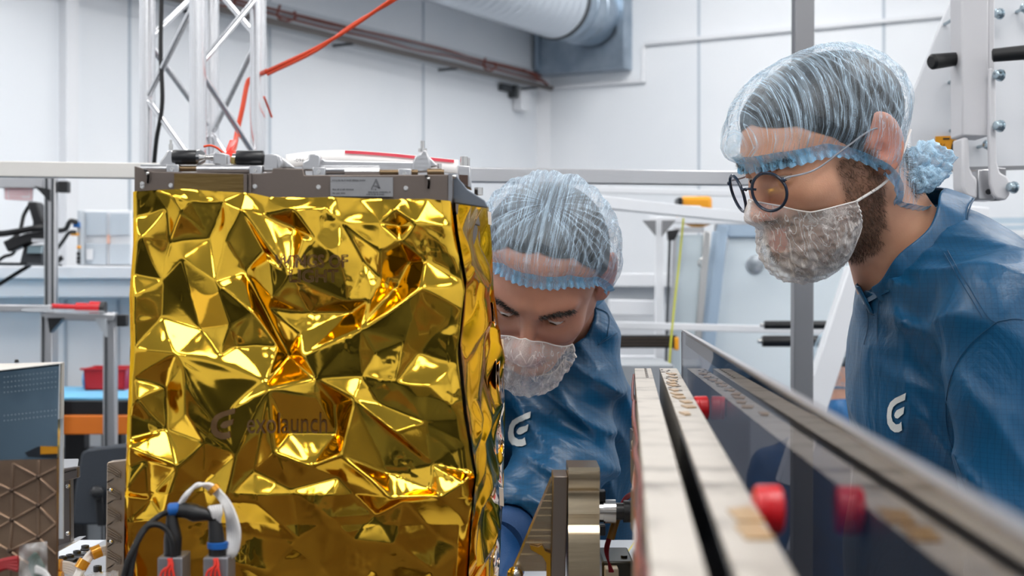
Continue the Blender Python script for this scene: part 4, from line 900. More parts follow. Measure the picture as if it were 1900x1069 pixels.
# baseplate
zp = EYE-(1030-HY)/F*1.5
ob = thing('base_plate', 'silver base plate at the lower left under the row of black socket bolts', 'plate', (P(150, 0, 1.5).x, 1.5, ZT))
MB().prism([(P(60, 0, 1.38).x, 1.38, ZT), (P(216, 0, 1.38).x, 1.38, ZT), (P(214, 0, 1.38).x+.012, 1.60, ZT), (P(60, 0, 1.38).x+.01, 1.60, ZT)], (0, 0, zp-ZT)).build('plate', ALU, ob, .002)
for i, (x_, d, lab) in enumerate(((158, 1.52, 'black socket head bolt nearest the chevron panel in the bolt row'), (143, 1.49, 'black socket head bolt second from the chevron panel'), (130, 1.47, 'black socket head bolt in the middle of the bolt row'), (117, 1.46, 'black socket head bolt beside the shelf bracket foot'), (181, 1.41, 'lone black socket head bolt on silver washer in front of the taped cables'))):
    q = P(x_, 0, d); c_ = Vector((q.x, d, zp)); o = thing('socket_bolt', lab, 'bolt', c_)
    MB().lathe(c_, c_+Vector((0, 0, 1)), [(0, .0042), (.006, .0042), (.0066, .0038), (.0066, .0024), (.0045, .0022)], 20).build('head', BLACK, o)
    MB().lathe(c_, c_+Vector((0, 0, 1)), [(0, .006), (.0012, .006)], 20).build('washer', STEEL, o)
    if i < 4: MB().box(c_+Vector((.004, .002, .0018)), (.016, .013, .0034)).build('clamp_block', mat('graphite_block', rgb(60, 60, 62), .4, .5), o, .0006)
ob = thing('taped_cables', 'white cable bundle wrapped with amber tape on the base plate', 'cable', P(150, 1050, 1.4))
for k in range(5):
    MB().tube(spline(pp((90, 1047+k*4, 1.36), (112, 1044+k*4, 1.36), (135, 1048+k*5, 1.37), (150, 1062+k*3, 1.37), (160, 1085, 1.36))), .0019, 8).build('white_wire', WIRE, ob)
for k in range(4):
    MB().tube(spline(pp((138+k*2, 1075, 1.35), (152+k*3, 1046, 1.36), (170+k, 1024+k*3, 1.37), (200, 1014+k*4, 1.38))), .0024, 8).build('white_wire', WIRE, ob)
for a_, c_, r_ in (((104, 1050, 1.358), (115, 1050, 1.358), .0065), ((102, 1072, 1.35), (116, 1072, 1.35), .006), ((148, 1056, 1.357), (158, 1040, 1.36), .006), ((170, 1028, 1.366), (187, 1021, 1.37), .0065)):
    MB().lathe(P(*a_), P(*c_), [(0, r_), ((P(*c_)-P(*a_)).length, r_)], 12).build('amber_tape', KAPT, ob)
ob = thing('bubble_strip', 'crumpled clear bubble strip lying in front of the lone bolt', 'packing', P(190, 1075, 1.33))
bv_ = []
for j in range(8):
    for i in range(24):
        u, v = i/23, j/7; p = P(160+u*60, 1066-u*8+v*14, 1.36-.03*v); bv_.append((p.x, p.y, p.z+.002*noise.noise(Vector((u*14, v*3, 1)))))
bq = np.arange(24*8).reshape(8, 24); link('film', npmesh('film', bv_, np.stack([bq[:-1, :-1], bq[1:, :-1], bq[1:, 1:], bq[:-1, 1:]], -1).reshape(-1, 4)), mat('clear_film2', rgb(225, 225, 228), .12, alpha=.5, bump=(150, .8, .002)), ob)
# chevron panel
dc = 1.36
ob = thing('chevron_panel', 'champagne-coloured panel machined with chevron ridges at the left edge of the gold foil', 'panel', P(220, 1100, dc))
CH = mat('champagne_metal', rgb(165, 150, 135), .38, .85)
MB().prism(pp((198, 860, dc), (202, 857, dc), (250, 852, dc), (250, 1110, dc), (195, 1110, dc)), (0, .012, 0)).build('plate', CH, ob, .001)
b = MB()
for k in range(7):
    y = 876+k*40
    for s_ in range(4):
        b.bar(P(199, y-16+s_*5.2, dc-.001), P(224, y+s_*3.6, dc-.001), .0011, .0009).bar(P(224, y+s_*3.6, dc-.001), P(199, y+20-s_*0.5, dc-.001), .0011, .0009)
b.build('chevron_ridge', CH, ob)
for y_ in (909, 1005): MB().ball(P(206, y_, dc-.002), .0020, 6).build('pin', STEEL, ob); MB().lathe(P(199, y_-1, dc-.001), P(206, y_, dc-.001), [(0, .001), (.0035, .001)], 8).build('pin_slot', BLACK, ob)

# ------------------------------------------------------------------ hinge bracket between satellite and panels
db = 1.38
ob = thing('hinge_bracket', 'thick machined aluminium hinge bracket with wavy front between the satellite and the solar panels', 'bracket', P(1060, 1120, db))
MACH = mat('machined_aluminium', rgb(190, 174, 148), .26, 1, bump=(10, .3, .001, (1, 1, 14)))  # warm tint: reflection of the gold foil put into the base colour
GREYM = mat('grey_machined_side', rgb(120, 112, 106), .42, .85)
MB().prism(pp((1026, 884, db), (1054, 884, db), (1047, 1160, db), (1020, 1160, db)), (0, .05, 0)).build('grey_plate', GREYM, ob, .001)
b = MB(); prof = [(866, 0), (872, -.004), (884, -.005), (897, -.004), (906, -.001), (910, .003), (918, .004), (932, .002), (944, 0), (952, -.001), (962, .003), (974, .005), (984, .002), (990, -.002), (1004, -.004), (1160, -.005)]
xA = P(1054, 0, db).x; xB = P(1112, 0, db).x
lp = [(xA, db+dy-.006, hz(y, db)) for y, dy in prof]+[(xA, db+.05, hz(1160, db)), (xA, db+.05, hz(866, db))]
b.prism(lp, (xB-xA, 0, 0)); o = b.build('wavy_block', MACH, ob)
b = MB(); ys_ = [892, 905, 919, 926, 931, 938, 944, 951, 958, 972, 985, 990, 996, 1001, 1008, 1018, 1030, 1060]
lx = lambda y: 1024-(y-890)*.42
for i in range(len(ys_)-1):
    y0_, y1_ = ys_[i], ys_[i+1]; dd_ = db+.012+(.004 if i % 2 else 0)
    b.prism(pp((lx(y0_), y0_, dd_), (1026, y0_, dd_), (1026, y1_, dd_), (lx(y1_), y1_, dd_)), (0, .03, 0))
b.build('ribbed_web', MACH, ob)
MB().prism(pp((983, 1012, db+.004), (998, 1016, db+.004), (1006, 1012, db+.004), (1012, 1024, db+.004), (1022, 1028, db+.004), (1020, 1160, db+.004), (1014, 1160, db+.004), (1014, 1045, db+.004), (1006, 1032, db+.004), (985, 1020, db+.004)), (0, .006, 0)).build('gold_flange', mat('gold_anodised', rgb(200, 150, 45), .3, .9), ob)
MB().ball(P(956, 1066, db), (.008, .008, .008), 8).build('round_nut', STEEL, ob)
sc_ = P(1108, 949, db+.02)
ob = thing('hinge_shaft', 'steel shaft with black collar joining the hinge bracket to the first solar panel', 'shaft', sc_-Vector((0, 0, .013)))
MB().lathe(sc_, sc_+Vector((1, 0, 0)), [(0, .0105), (.006, .0105), (.006, .0118), (.018, .0118), (.018, .0105)], 24).build('steel_ring', STEEL, ob)
MB().lathe(sc_+Vector((.018, 0, 0)), sc_+Vector((1, 0, 0)), [(0, .0085), (.008, .0085), (.008, .011), (.024, .011)], 20).build('black_collar', BLACK, ob)
for dz_ in (.016, -.018): MB().box(sc_+Vector((.004, 0, dz_)), (.008, .014, .010)).build('nut', BLACK, ob, .001)
# ------------------------------------------------------------------ solar panels and smoked sheet
kx = .0814
def pan(x_far, wd, d0, d1, z0_, z1_):
    f_ = lambda d: x_far-kx*(1.6-d)
    return [(f_(d1), d1, z0_), (f_(d1)+wd, d1, z0_), (f_(d0)+wd, d0, z0_), (f_(d0), d0, z0_)], Vector((0, 0, z1_-z0_))
PT = EYE-.096
PTOP = mat('scuffed_panel_edge', rgb(176, 167, 155), .38, .45, mottle=(24, rgb(108, 97, 84), .50, .70), bump=(45, .45, .002))
CELL = mat('black_solar_cell', rgb(6, 7, 12), .2, 0, spec=.6)
def solar_panel(label, xf, wd):
    o = thing('solar_panel', label, 'solar panel', (xf-kx*.6, 1.0, 1.105), None)
    MB().prism(*pan(xf, wd, .30, 1.60, 1.105, PT-.0015)).build('honeycomb_core', mat('core_silver', rgb(176, 172, 166), .32, .7, bump=(60, .3, .001)), o)
    MB().prism(*pan(xf-.0004, wd+.0008, .30, 1.60, PT-.0016, PT)).build('edge_tape', PTOP, o, .0004)
    return o
p1 = solar_panel('leftmost solar panel seen edge-on, with red and black wires along its left side', .138, .018)
p2 = solar_panel('second solar panel seen edge-on, with amber tape patches and red knobs', .166, .019)
rn = random.Random(5)
AGED = mat('aged_amber_tape', rgb(165, 125, 60), .3, .2)
for k in range(11):
    d = 1.52-.045*k-rn.uniform(0, .02); x = .166-kx*(1.6-d)+rn.uniform(0, .006)
    MB().prism([(x, d, PT+.0002), (x+rn.uniform(.006, .011), d+.004, PT+.0002), (x+rn.uniform(.006, .010), d-.02, PT+.0002), (x+.002, d-.024, PT+.0002)], (0, 0, .0006)).build('amber_tape', AGED, p2)
for d in (.60, .56, .42): x = .166-kx*(1.6-d)+.006; MB().prism([(x, d, PT+.0002), (x+.011, d+.008, PT+.0002), (x+.011, d-.03, PT+.0002), (x, d-.03, PT+.0002)], (0, 0, .0006)).build('amber_tape', AGED, p2)
b = MB()
for k in range(26):
    d = 1.57-.012*k-rn.uniform(0, .01); x = .167-kx*(1.6-d)+rn.uniform(0, .012); b.ball((x, d, PT+.0003), (rn.uniform(.001, .003), rn.uniform(.002, .005), .0006), 4)
b.build('glue_spot', mat('brown_glue', rgb(70, 55, 38), .3), p2)
b = MB()
for k in range(8):
    d = 1.585-.02*k; x = .150-kx*(1.6-d); b.ball((x, d, PT+.0003), (.0016, .004, .0006), 4)
b.build('glue_spot', mat('brown_glue', None), p1)
f2 = lambda d: .166-kx*(1.6-d)
MB().prism([(f2(.30)-.0012, .30, 1.11), (f2(.95)-.0012, .95, 1.11), (f2(.95)-.0012, .95, PT-.002), (f2(.30)-.0012, .30, PT-.002)], (.0010, 0, 0)).build('solar_cell_sheet', CELL, p2)
f1 = lambda d: .138-kx*(1.6-d)
MB().prism([(f1(.30)+.0182, .30, 1.11), (f1(.95)+.0182, .95, 1.11), (f1(.95)+.0182, .95, PT-.006), (f1(.30)+.0182, .30, PT-.006)], (.0010, 0, 0)).build('solar_cell_sheet', CELL, p1)
for d, r_, py in ((1.19, .0100, 757), (.62, .0108, 946)):
    z = EYE-(py-HY)/F*d; c_ = Vector((f2(d)+.0192, d, z))
    k_ = MB().lathe(c_, c_+Vector((1, 0, 0)), [(0, r_*.8), (.001, r_*.97), (.0035, r_), (.0040, r_*.95), (.0045, r_), (.0110, r_), (.0122, r_*.85)], 24).build('red_knob', RED, p2)
b = MB()
for k, (m_, dz) in enumerate(((mat('red_wire2', rgb(120, 34, 28), .5), -.012), (mat('dark_wire', rgb(50, 35, 35), .5), -.03), (mat('rust_wire', rgb(150, 70, 45), .5), -.05), (WIRE, -.07))):
    MB().tube(spline([(f1(d)-.0022-.0012*math.sin(d*23+k*2), d, PT+dz+.006*math.sin(d*17+k)) for d in np.linspace(.4, 1.58, 14)], 4), .0013, 6).build('side_wire', m_, p1)
for d in (1.5, 1.3, 1.05, .8): MB().prism([(f1(d)-.003, d, PT-.09), (f1(d)-.003, d+.03, PT-.09), (f1(d)-.003, d+.03, PT-.06), (f1(d)-.003, d, PT-.06)], (.003, 0, 0)).build('wire_clip', ALUD, p1)
# smoked, strongly reflecting sheet
SM = bpy.data.materials.new('smoked_mirror'); SM.use_nodes = True; nt = SM.node_tree
nt.nodes.remove(nt.nodes['Principled BSDF'])
gl = nt.nodes.new('ShaderNodeBsdfGlossy'); gl.inputs['Roughness'].default_value = .02; gl.inputs['Color'].default_value = (.86, .84, .84, 1)
tp = nt.nodes.new('ShaderNodeBsdfTransparent'); tp.inputs['Color'].default_value = (.22, .23, .27, 1)
fr = nt.nodes.new('ShaderNodeFresnel'); fr.inputs['IOR'].default_value = 1.38
mx = nt.nodes.new('ShaderNodeMixShader'); mm_ = nt.nodes.new('ShaderNodeMath'); mm_.operation = 'MULTIPLY'; mm_.inputs[1].default_value = .40; nt.links.new(fr.outputs[0], mm_.inputs[0]); nt.links.new(mm_.outputs[0], mx.inputs[0]); nt.links.new(tp.outputs[0], mx.inputs[1]); nt.links.new(gl.outputs[0], mx.inputs[2]); nt.links.new(mx.outputs[0], nt.nodes['Material Output'].inputs[0])
sx = lambda d: .191-.0632*(1.6-d)
ST = EYE-.0535
ob = thing('smoked_cover_sheet', 'large smoked glossy sheet rising above the solar panels and mirroring them', 'cover sheet', (sx(.95), .95, 1.105))
MB().add([(sx(.27), .27, 1.105), (sx(1.6), 1.6, 1.105), (sx(1.6), 1.6, ST-.002), (sx(.27), .27, ST-.002)], [(0, 1, 2, 3)]).build('sheet', SM, ob, smooth=False)
MB().prism([(sx(.27), .27, ST-.002), (sx(1.6), 1.6, ST-.002), (sx(1.6)+.0045, 1.6, ST-.002), (sx(.27)+.0045, .27, ST-.002)], (0, 0, .0026)).build('polished_edge', mat('edge_grey', rgb(150, 150, 155), .3, .6), ob, .0004)
MB().prism([(sx(.27)+.0040, .27, ST-.016), (sx(1.6)+.0040, 1.6, ST-.016), (sx(1.6)+.0046, 1.6, ST-.016), (sx(.27)+.0046, .27, ST-.016)], (0, 0, .014)).build('edge_strip', mat('dark_edge_strip', rgb(70, 62, 62), .3, .4), ob)
MB().box((sx(1.6)+.0008, 1.602, (1.105+ST)/2), (.002, .003, ST-1.108)).build('end_edge', mat('edge_grey', None), ob)
# small things right of the hinge
ob = thing('wire_bundle', 'dark red wire bundle with brown sleeve dropping beside the hinge bracket', 'wiring', P(1140, 1060, 1.42))
for k in range(6):
    MB().tube(spline(pp((1176, 912+k, 1.42), (1160, 922+k*1.5, 1.42), (1148, 945, 1.42), (1141-k*.8, 972, 1.42), (1133-k*1.2, 1000, 1.42), (1128-k, 1025, 1.42), (1131+k*1.4, 1062, 1.42))), .0011, 6).build('red_wire', mat('maroon_wire', rgb(130, 20, 40), .4), ob)
MB().tube(spline(pp((1144, 962, 1.418), (1140, 975, 1.418), (1133, 1000, 1.418))), .0040, 12).build('brown_sleeve', mat('brown_sleeve', rgb(130, 92, 35), .4), ob)
ob = thing('junction_unit', 'dark machined unit with a black cap screw on the table beside the hinge bracket', 'equipment box', P(1148, 1110, 1.5))
MB().box(*pbox(1117, 1042, 1176, 1180, 1.48, .08)).build('housing', mat('dark_olive_metal', rgb(62, 62, 56), .35, .6), ob, .002)
MB().lathe(P(1158, 1041, 1.5), P(1158, 900, 1.5), [(0, .008), (.0025, .008), (.003, .0035), (.006, .0035)], 16).build('cap_screw', BLACK, ob)
MB().box(*pbox(1123, 1056, 1148, 1120, 1.46, .02)).build('terminal', mat('pale_terminal', rgb(200, 190, 170), .4), ob, .001)
ob = thing('red_tape_strip', 'bright red strip lying on the white table beyond the hinge bracket', 'tape', P(1140, 1010, 1.75))
z = ZT+.002
MB().prism([(P(1095, 0, 1.62).x, 1.62, z), (P(1160, 0, 1.62).x, 1.60, z), (P(1178, 0, 1.70).x, 1.72, z), (P(1140, 0, 1.8).x, 1.82, z), (P(1090, 0, 1.8).x, 1.80, z)], (0, 0, .006)).build('strip', RED, ob)
b = MB().tube([(P(1110, 0, 1.6).x, 1.58, ZT+.008), (P(1190, 0, 1.75).x, 1.85, ZT+.012)], .0012, 6)
tag(b.build('yellow_cord', mat('pale_yellow_cord', rgb(215, 200, 110), .5)), 'thin yellow cord crossing the red strip on the table', 'cord')
# unseen dark boxes added behind the camera to darken the foil reflections
ob = thing('added_dark_box', 'dark grey box added unseen behind the camera to darken foil reflections', 'cabinet', (-2.1, -1.7, 0))
MB().box((-2.1, -1.7, .95), (1.4, .5, 1.9)).build('body', CHAIRM, ob, .01)
ob = thing('added_dark_block', 'wide dark block added unseen behind the camera to darken foil reflections', 'equipment', (-.3, -3.2, 0))
MB().box((-.3, -3.2, .75), (2.2, .7, 1.5)).build('body', CHAIRM, ob, .01)
# ------------------------------------------------------------------ distance-field modelling for people
def ell(Q, c, r):
    r = np.array(r); d = Q-np.array(c); k0 = np.linalg.norm(d/r, axis=-1); k1 = np.linalg.norm(d/(r*r), axis=-1)+1e-9
    return k0*(k0-1)/k1
def cone(Q, a, b, ra, rb):
    a = np.array(a, float); b = np.array(b, float); ba = b-a; h = np.clip(((Q-a)@ba)/(ba@ba), 0, 1)
    return np.linalg.norm(Q-(a+h[..., None]*ba), axis=-1)-(ra+(rb-ra)*h)
def smin(a, b, k): h = np.clip(.5+.5*(b-a)/k, 0, 1); return b*(1-h)+a*h-k*h*(1-h)
def smax(a, b, k): return -smin(-a, -b, k)
def nets(fn, lo, hi, res):
    lo = np.array(lo, float); n = np.ceil((np.array(hi)-lo)/res).astype(int)+1
    ax3 = [lo[i]+np.arange(n[i])*res for i in range(3)]
    V = np.empty(n, np.float32)
    for i0 in range(0, n[0], 16):
        Q = np.stack(np.meshgrid(ax3[0][i0:i0+16], ax3[1], ax3[2], indexing='ij'), -1); V[i0:i0+16] = fn(Q)
    ins = V < 0; c = np.zeros(n-1, np.int8)
    offs = [(i, j, k) for i in (0, 1) for j in (0, 1) for k in (0, 1)]
    sl = lambda A, o: A[o[0]:A.shape[0]-1+o[0], o[1]:A.shape[1]-1+o[1], o[2]:A.shape[2]-1+o[2]]
    for o in offs: c += sl(ins, o)
    act = (c > 0) & (c < 8); ids = np.full(c.shape, -1, np.int64); pos = np.argwhere(act); ids[act] = np.arange(len(pos))
    acc = np.zeros((len(pos), 3)); cnt = np.zeros(len(pos))
    I, J, L = pos.T
    for o in offs:
        for a_ in range(3):
            if o[a_]: continue
            o2 = list(o); o2[a_] = 1
            v0 = V[I+o[0], J+o[1], L+o[2]]; v1 = V[I+o2[0], J+o2[1], L+o2[2]]; m = (v0 < 0) != (v1 < 0)
            t = np.where(m, v0/np.where(m, v0-v1, 1), 0); p = np.array(o, float)[None]+np.zeros((len(pos), 3)); p[:, a_] += t
            acc[m] += p[m]; cnt[m] += 1
    verts = lo+(pos+acc/cnt[:, None])*res
    faces = []
    for a_ in range(3):
        b1, b2 = (a_+1) % 3, (a_+2) % 3
        s0 = [slice(None)]*3; s1 = [slice(None)]*3; s0[a_] = slice(0, -1); s1[a_] = slice(1, None)
        A0, A1 = ins[tuple(s0)], ins[tuple(s1)]; ch = np.argwhere(A0 != A1)
        ok = (ch[:, b1] > 0) & (ch[:, b2] > 0) & (ch[:, b1] < n[b1]-1) & (ch[:, b2] < n[b2]-1); ch = ch[ok]
        def cid(d1, d2): q_ = ch.copy(); q_[:, b1] += d1; q_[:, b2] += d2; return ids[q_[:, 0], q_[:, 1], q_[:, 2]]
        qd = np.stack([cid(-1, -1), cid(0, -1), cid(0, 0), cid(-1, 0)], 1)
        fl = ~A0[ch[:, 0], ch[:, 1], ch[:, 2]]; qd[fl] = qd[fl][:, ::-1]; faces.append(qd[(qd >= 0).all(1)])
    return verts, np.concatenate(faces)
def head_fn(neck_to, neck_r=.056, beard=0, male=1):
    nt_ = np.array(neck_to)
    def f(Q):
        d = ell(Q, (-.012, 0, .023), (.097, .076, .069))
        d = smin(d, ell(Q, (.034, 0, -.030), (.056, .060, .072)), .035)
        for s in (-1, 1):
            d = smin(d, cone(Q, (-.004, s*.053, -.052), (.060, s*.018, -.098), .018, .017), .03)
            d = smin(d, ell(Q, (.058, s*.043, -.030), (.020, .018, .017)), .025)
            d = smin(d, cone(Q, (.083, s*.012, .016), (.066, s*.046, .016), .0095, .008), .012)
        d = smin(d, ell(Q, (.070, 0, -.098), (.022, .024, .018)), .022)
        d = smin(d, ell(Q, (.070, 0, -.066), (.024, .028, .022)), .02)
        for s in (-1, 1):
            d = smax(d, -ell(Q, (.094, s*.031, -.003), (.020, .019, .0115)), .012)
        d = smin(d, cone(Q, (.082, 0, .006), (.108, 0, -.036), .0065, .0100), .010)
        for s in (-1, 1): d = smin(d, ell(Q, (.098, s*.011, -.040), (.010, .0075, .0075)), .006)
        d = smin(d, cone(Q, (.088, -.016, -.068), (.093, 0, -.066), .0045, .0055), .006); d = smin(d, cone(Q, (.093, 0, -.066), (.088, .016, -.068), .0055, .0045), .006)
        d = smin(d, cone(Q, (.087, -.012, -.077), (.091, 0, -.078), .0055, .0065), .006); d = smin(d, cone(Q, (.091, 0, -.078), (.087, .012, -.077), .0065, .0055), .006)
        for s in (-1, 1):     # eyelids around the eyeballs, with a slit
            lid = np.linalg.norm(Q-np.array((.0715, s*.031, -.004)), axis=-1)-.0140
            slit = ell(Q, (.084, s*.031, -.0052), (.014, .0145, .0036))
            d = smax(smin(d, lid, .004), -slit, .0015)
        if beard: d = smin(d, ell(Q, (.050, 0, -.088), (.050, .052, .040)), .02)
        d = smin(d, cone(Q, (-.028, 0, -.045), nt_, neck_r, neck_r*1.04), .035)
        d = smin(d, ell(Q, nt_, (.060, .070, .05)), .05)
        for s in (-1, 1):     # ears
            yy = s*.083
            T = Q-np.array((-.022, yy, -.014)); ca, sa = math.cos(.22), math.sin(.22)
            X = T[..., 0]*ca+T[..., 2]*sa; Z = -T[..., 0]*sa+T[..., 2]*ca; Yv = T[..., 1]-s*np.clip(-X, -.02, .02)*.45
            E = np.stack([X, Yv, Z], -1)
            e = ell(E, (0, 0, .002), (.0205, .0066, .0345)); e = smin(e, ell(E, (.004, -s*.001, -.024), (.009, .0055, .010)), .008)
            e = smax(e, -ell(E, (.001, s*.0065, .006), (.0125, .0048, .022)), .003)
            e = smax(e, -ell(E, (.005, s*.004, -.006), (.007, .006, .009)), .003)
            e = smin(e, ell(E, (.012, -s*.001, -.006), (.004, .005, .006)), .004)
            d = smin(d, e, .004)
        return d
    return f
def skin_mat(name, beard):
    m = bpy.data.materials.new(name); m.use_nodes = True; nt = m.node_tree; N = nt.nodes; b = N['Principled BSDF']
    at = N.new('ShaderNodeAttribute'); at.attribute_name = 'tone'
    n = N.new('ShaderNodeTexNoise'); n.inputs['Scale'].default_value = 38; n.inputs['Detail'].default_value = 5
    tc = N.new('ShaderNodeTexCoord'); nt.links.new(tc.outputs['Object'], n.inputs['Vector'])
    mx = N.new('ShaderNodeMix'); mx.data_type = 'RGBA'; mx.blend_type = 'MULTIPLY'; mx.inputs[0].default_value = .5
    rp = N.new('ShaderNodeValToRGB'); rp.color_ramp.elements[0].position = .3; rp.color_ramp.elements[1].position = .7
    rp.color_ramp.elements[0].color = (.80, .66, .62, 1); rp.color_ramp.elements[1].color = (1, 1, 1, 1)
    nt.links.new(n.outputs['Fac'], rp.inputs[0]); nt.links.new(at.outputs['Color'], mx.inputs[6]); nt.links.new(rp.outputs[0], mx.inputs[7])
    nt.links.new(mx.outputs[2], b.inputs['Base Color']); b.inputs['Roughness'].default_value = .48
    b.inputs['Subsurface Weight'].default_value = .12; b.inputs['Subsurface Radius'].default_value = (.012, .004, .002); b.inputs['Subsurface Scale'].default_value = .6
    n2 = N.new('ShaderNodeTexNoise'); n2.inputs['Scale'].default_value = 700; nt.links.new(tc.outputs['Object'], n2.inputs['Vector'])
    bp = N.new('ShaderNodeBump'); bp.inputs['Strength'].default_value = .25; bp.inputs['Distance'].default_value = .0006
    nt.links.new(n2.outputs['Fac'], bp.inputs['Height']); nt.links.new(bp.outputs[0], b.inputs['Normal'])
    return m
def cloth(name, col):
    m = bpy.data.materials.new(name); m.use_nodes = True; nt = m.node_tree; N = nt.nodes; b = N['Principled BSDF']
    tc = N.new('ShaderNodeTexCoord')
    n = N.new('ShaderNodeTexNoise'); n.inputs['Scale'].default_value = 16; n.inputs['Detail'].default_value = 6; n.inputs['Distortion'].default_value = 1.5
    mp = N.new('ShaderNodeMapping'); mp.inputs['Scale'].default_value = (1, 1, .55); nt.links.new(tc.outputs['Object'], mp.inputs['Vector']); nt.links.new(mp.outputs[0], n.inputs['Vector'])
    rp = N.new('ShaderNodeValToRGB'); rp.color_ramp.elements[0].position = .35; rp.color_ramp.elements[1].position = .72
    rp.color_ramp.elements[0].color = tuple(c*.86 for c in col[:3])+(1,); rp.color_ramp.elements[1].color = tuple(min(1, c*1.12+.004) for c in col[:3])+(1,)
    nt.links.new(n.outputs['Fac'], rp.inputs[0])
    # woven carbon grid of fine darker lines
    wv = []
    for ax_ in ('X', 'Z'):
        w_ = N.new('ShaderNodeTexWave'); w_.wave_type = 'BANDS'; w_.bands_direction = ax_; w_.inputs['Scale'].default_value = 62; w_.inputs['Distortion'].default_value = 1.2; w_.inputs['Detail Scale'].default_value = .3
        nt.links.new(tc.outputs['Object'], w_.inputs['Vector']); r_ = N.new('ShaderNodeValToRGB'); r_.color_ramp.elements[0].position = 0; r_.color_ramp.elements[1].position = .12
        r_.color_ramp.elements[0].color = (.80, .80, .82, 1); r_.color_ramp.elements[1].color = (1, 1, 1, 1); nt.links.new(w_.outputs['Fac'], r_.inputs[0]); wv.append(r_)
    prev = rp.outputs[0]
    for r_ in wv:
        mx = N.new('ShaderNodeMix'); mx.data_type = 'RGBA'; mx.blend_type = 'MULTIPLY'; mx.inputs[0].default_value = 1
        nt.links.new(prev, mx.inputs[6]); nt.links.new(r_.outputs[0], mx.inputs[7]); prev = mx.outputs[2]
    nt.links.new(prev, b.inputs['Base Color']); b.inputs['Roughness'].default_value = .40; b.inputs['Sheen Weight'].default_value = .06; b.inputs['Specular IOR Level'].default_value = .38
    b.inputs['Sheen Tint'].default_value = (.4, .7, 1, 1)
    bp = N.new('ShaderNodeBump'); bp.inputs['Strength'].default_value = .6; bp.inputs['Distance'].default_value = .006
    nt.links.new(n.outputs['Fac'], bp.inputs['Height']); nt.links.new(bp.outputs[0], b.inputs['Normal'])
    return m
CLOTH = cloth('blue_overall_cloth', rgb(1, 72, 110))
SEAMC = mat('blue_seam', rgb(4, 58, 90), .6)
HAIR = mat('dark_brown_hair', rgb(26, 22, 20), .5, bump=(60, .8, .004, (1, 1, .25)))
BEARD = mat('brown_beard_hair', rgb(74, 50, 32), .5)
HAIRS = mat('dark_hair_strand', rgb(34, 26, 22), .45)
EYEW = mat('eye_white', rgb(205, 198, 192), .15)
IRIS = mat('dark_iris', rgb(50, 36, 26), .1)
CAPM = film('cap_film_blue', rgb(190, 214, 232), .03, .26, (46, 2.2, 1), edge=.22, thin=.55)
BANDM = film('cap_band_blue', rgb(130, 190, 228), .42, .35, (50, .4, 1), edge=.2)
MASKM = film('beard_net_film', rgb(228, 222, 218), .20, .22, (8, 2.4, 1), edge=.28, thin=.38)
def headmat(f, roll):
    """columns forward, left, up from a facing direction and the sideways tilt of the head"""
    f = Vector(f).normalized(); l = Vector((0, 0, 1)).cross(f).normalized(); u = f.cross(l)
    R = Matrix.Rotation(roll, 3, f); l = R@l; u = R@u
    return np.array([f, l, u])            # rows: world = C + x*f + y*l + z*u
def outer(fn, cen, dirs, r0=.03, r1=.20, n=70):
    """outermost crossing of the head surface along each direction"""
    t = np.linspace(r0, r1, n); Q = cen+dirs[..., None, :]*t[:, None]; s = fn(Q) < 0
    last = n-1-np.argmax(s[..., ::-1], axis=-1); last = np.where(s.any(-1), last, 0); return t[last]
def strands(Vp, Nr, m, count, length, width, down, seed, jitter=.5):
    rs = np.random.RandomState(seed); pick = rs.randint(0, len(Vp), count); v = []; f = []
    for i in pick:
        p = Vector(Vp[i])+Vector(rs.normal(0, .0009, 3)); n_ = Vector(Nr[i]); d = (Vector(down(p))+n_*.45+Vector(rs.normal(0, jitter, 3))).normalized()
        L = length*rs.uniform(.5, 1.2); s = d.cross(Vector(rs.normal(0, 1, 3))).normalized()*width; b0 = p-n_*.0004; mid = b0+d*L*.55+n_*L*.15; e = b0+d*L+Vector(rs.normal(0, 1, 3))*L*.15
        k = len(v); v += [b0-s, b0+s, mid+s*.7, mid-s*.7, e]; f += [(k, k+1, k+2, k+3), (k+3, k+2, k+4)]
    return v, f
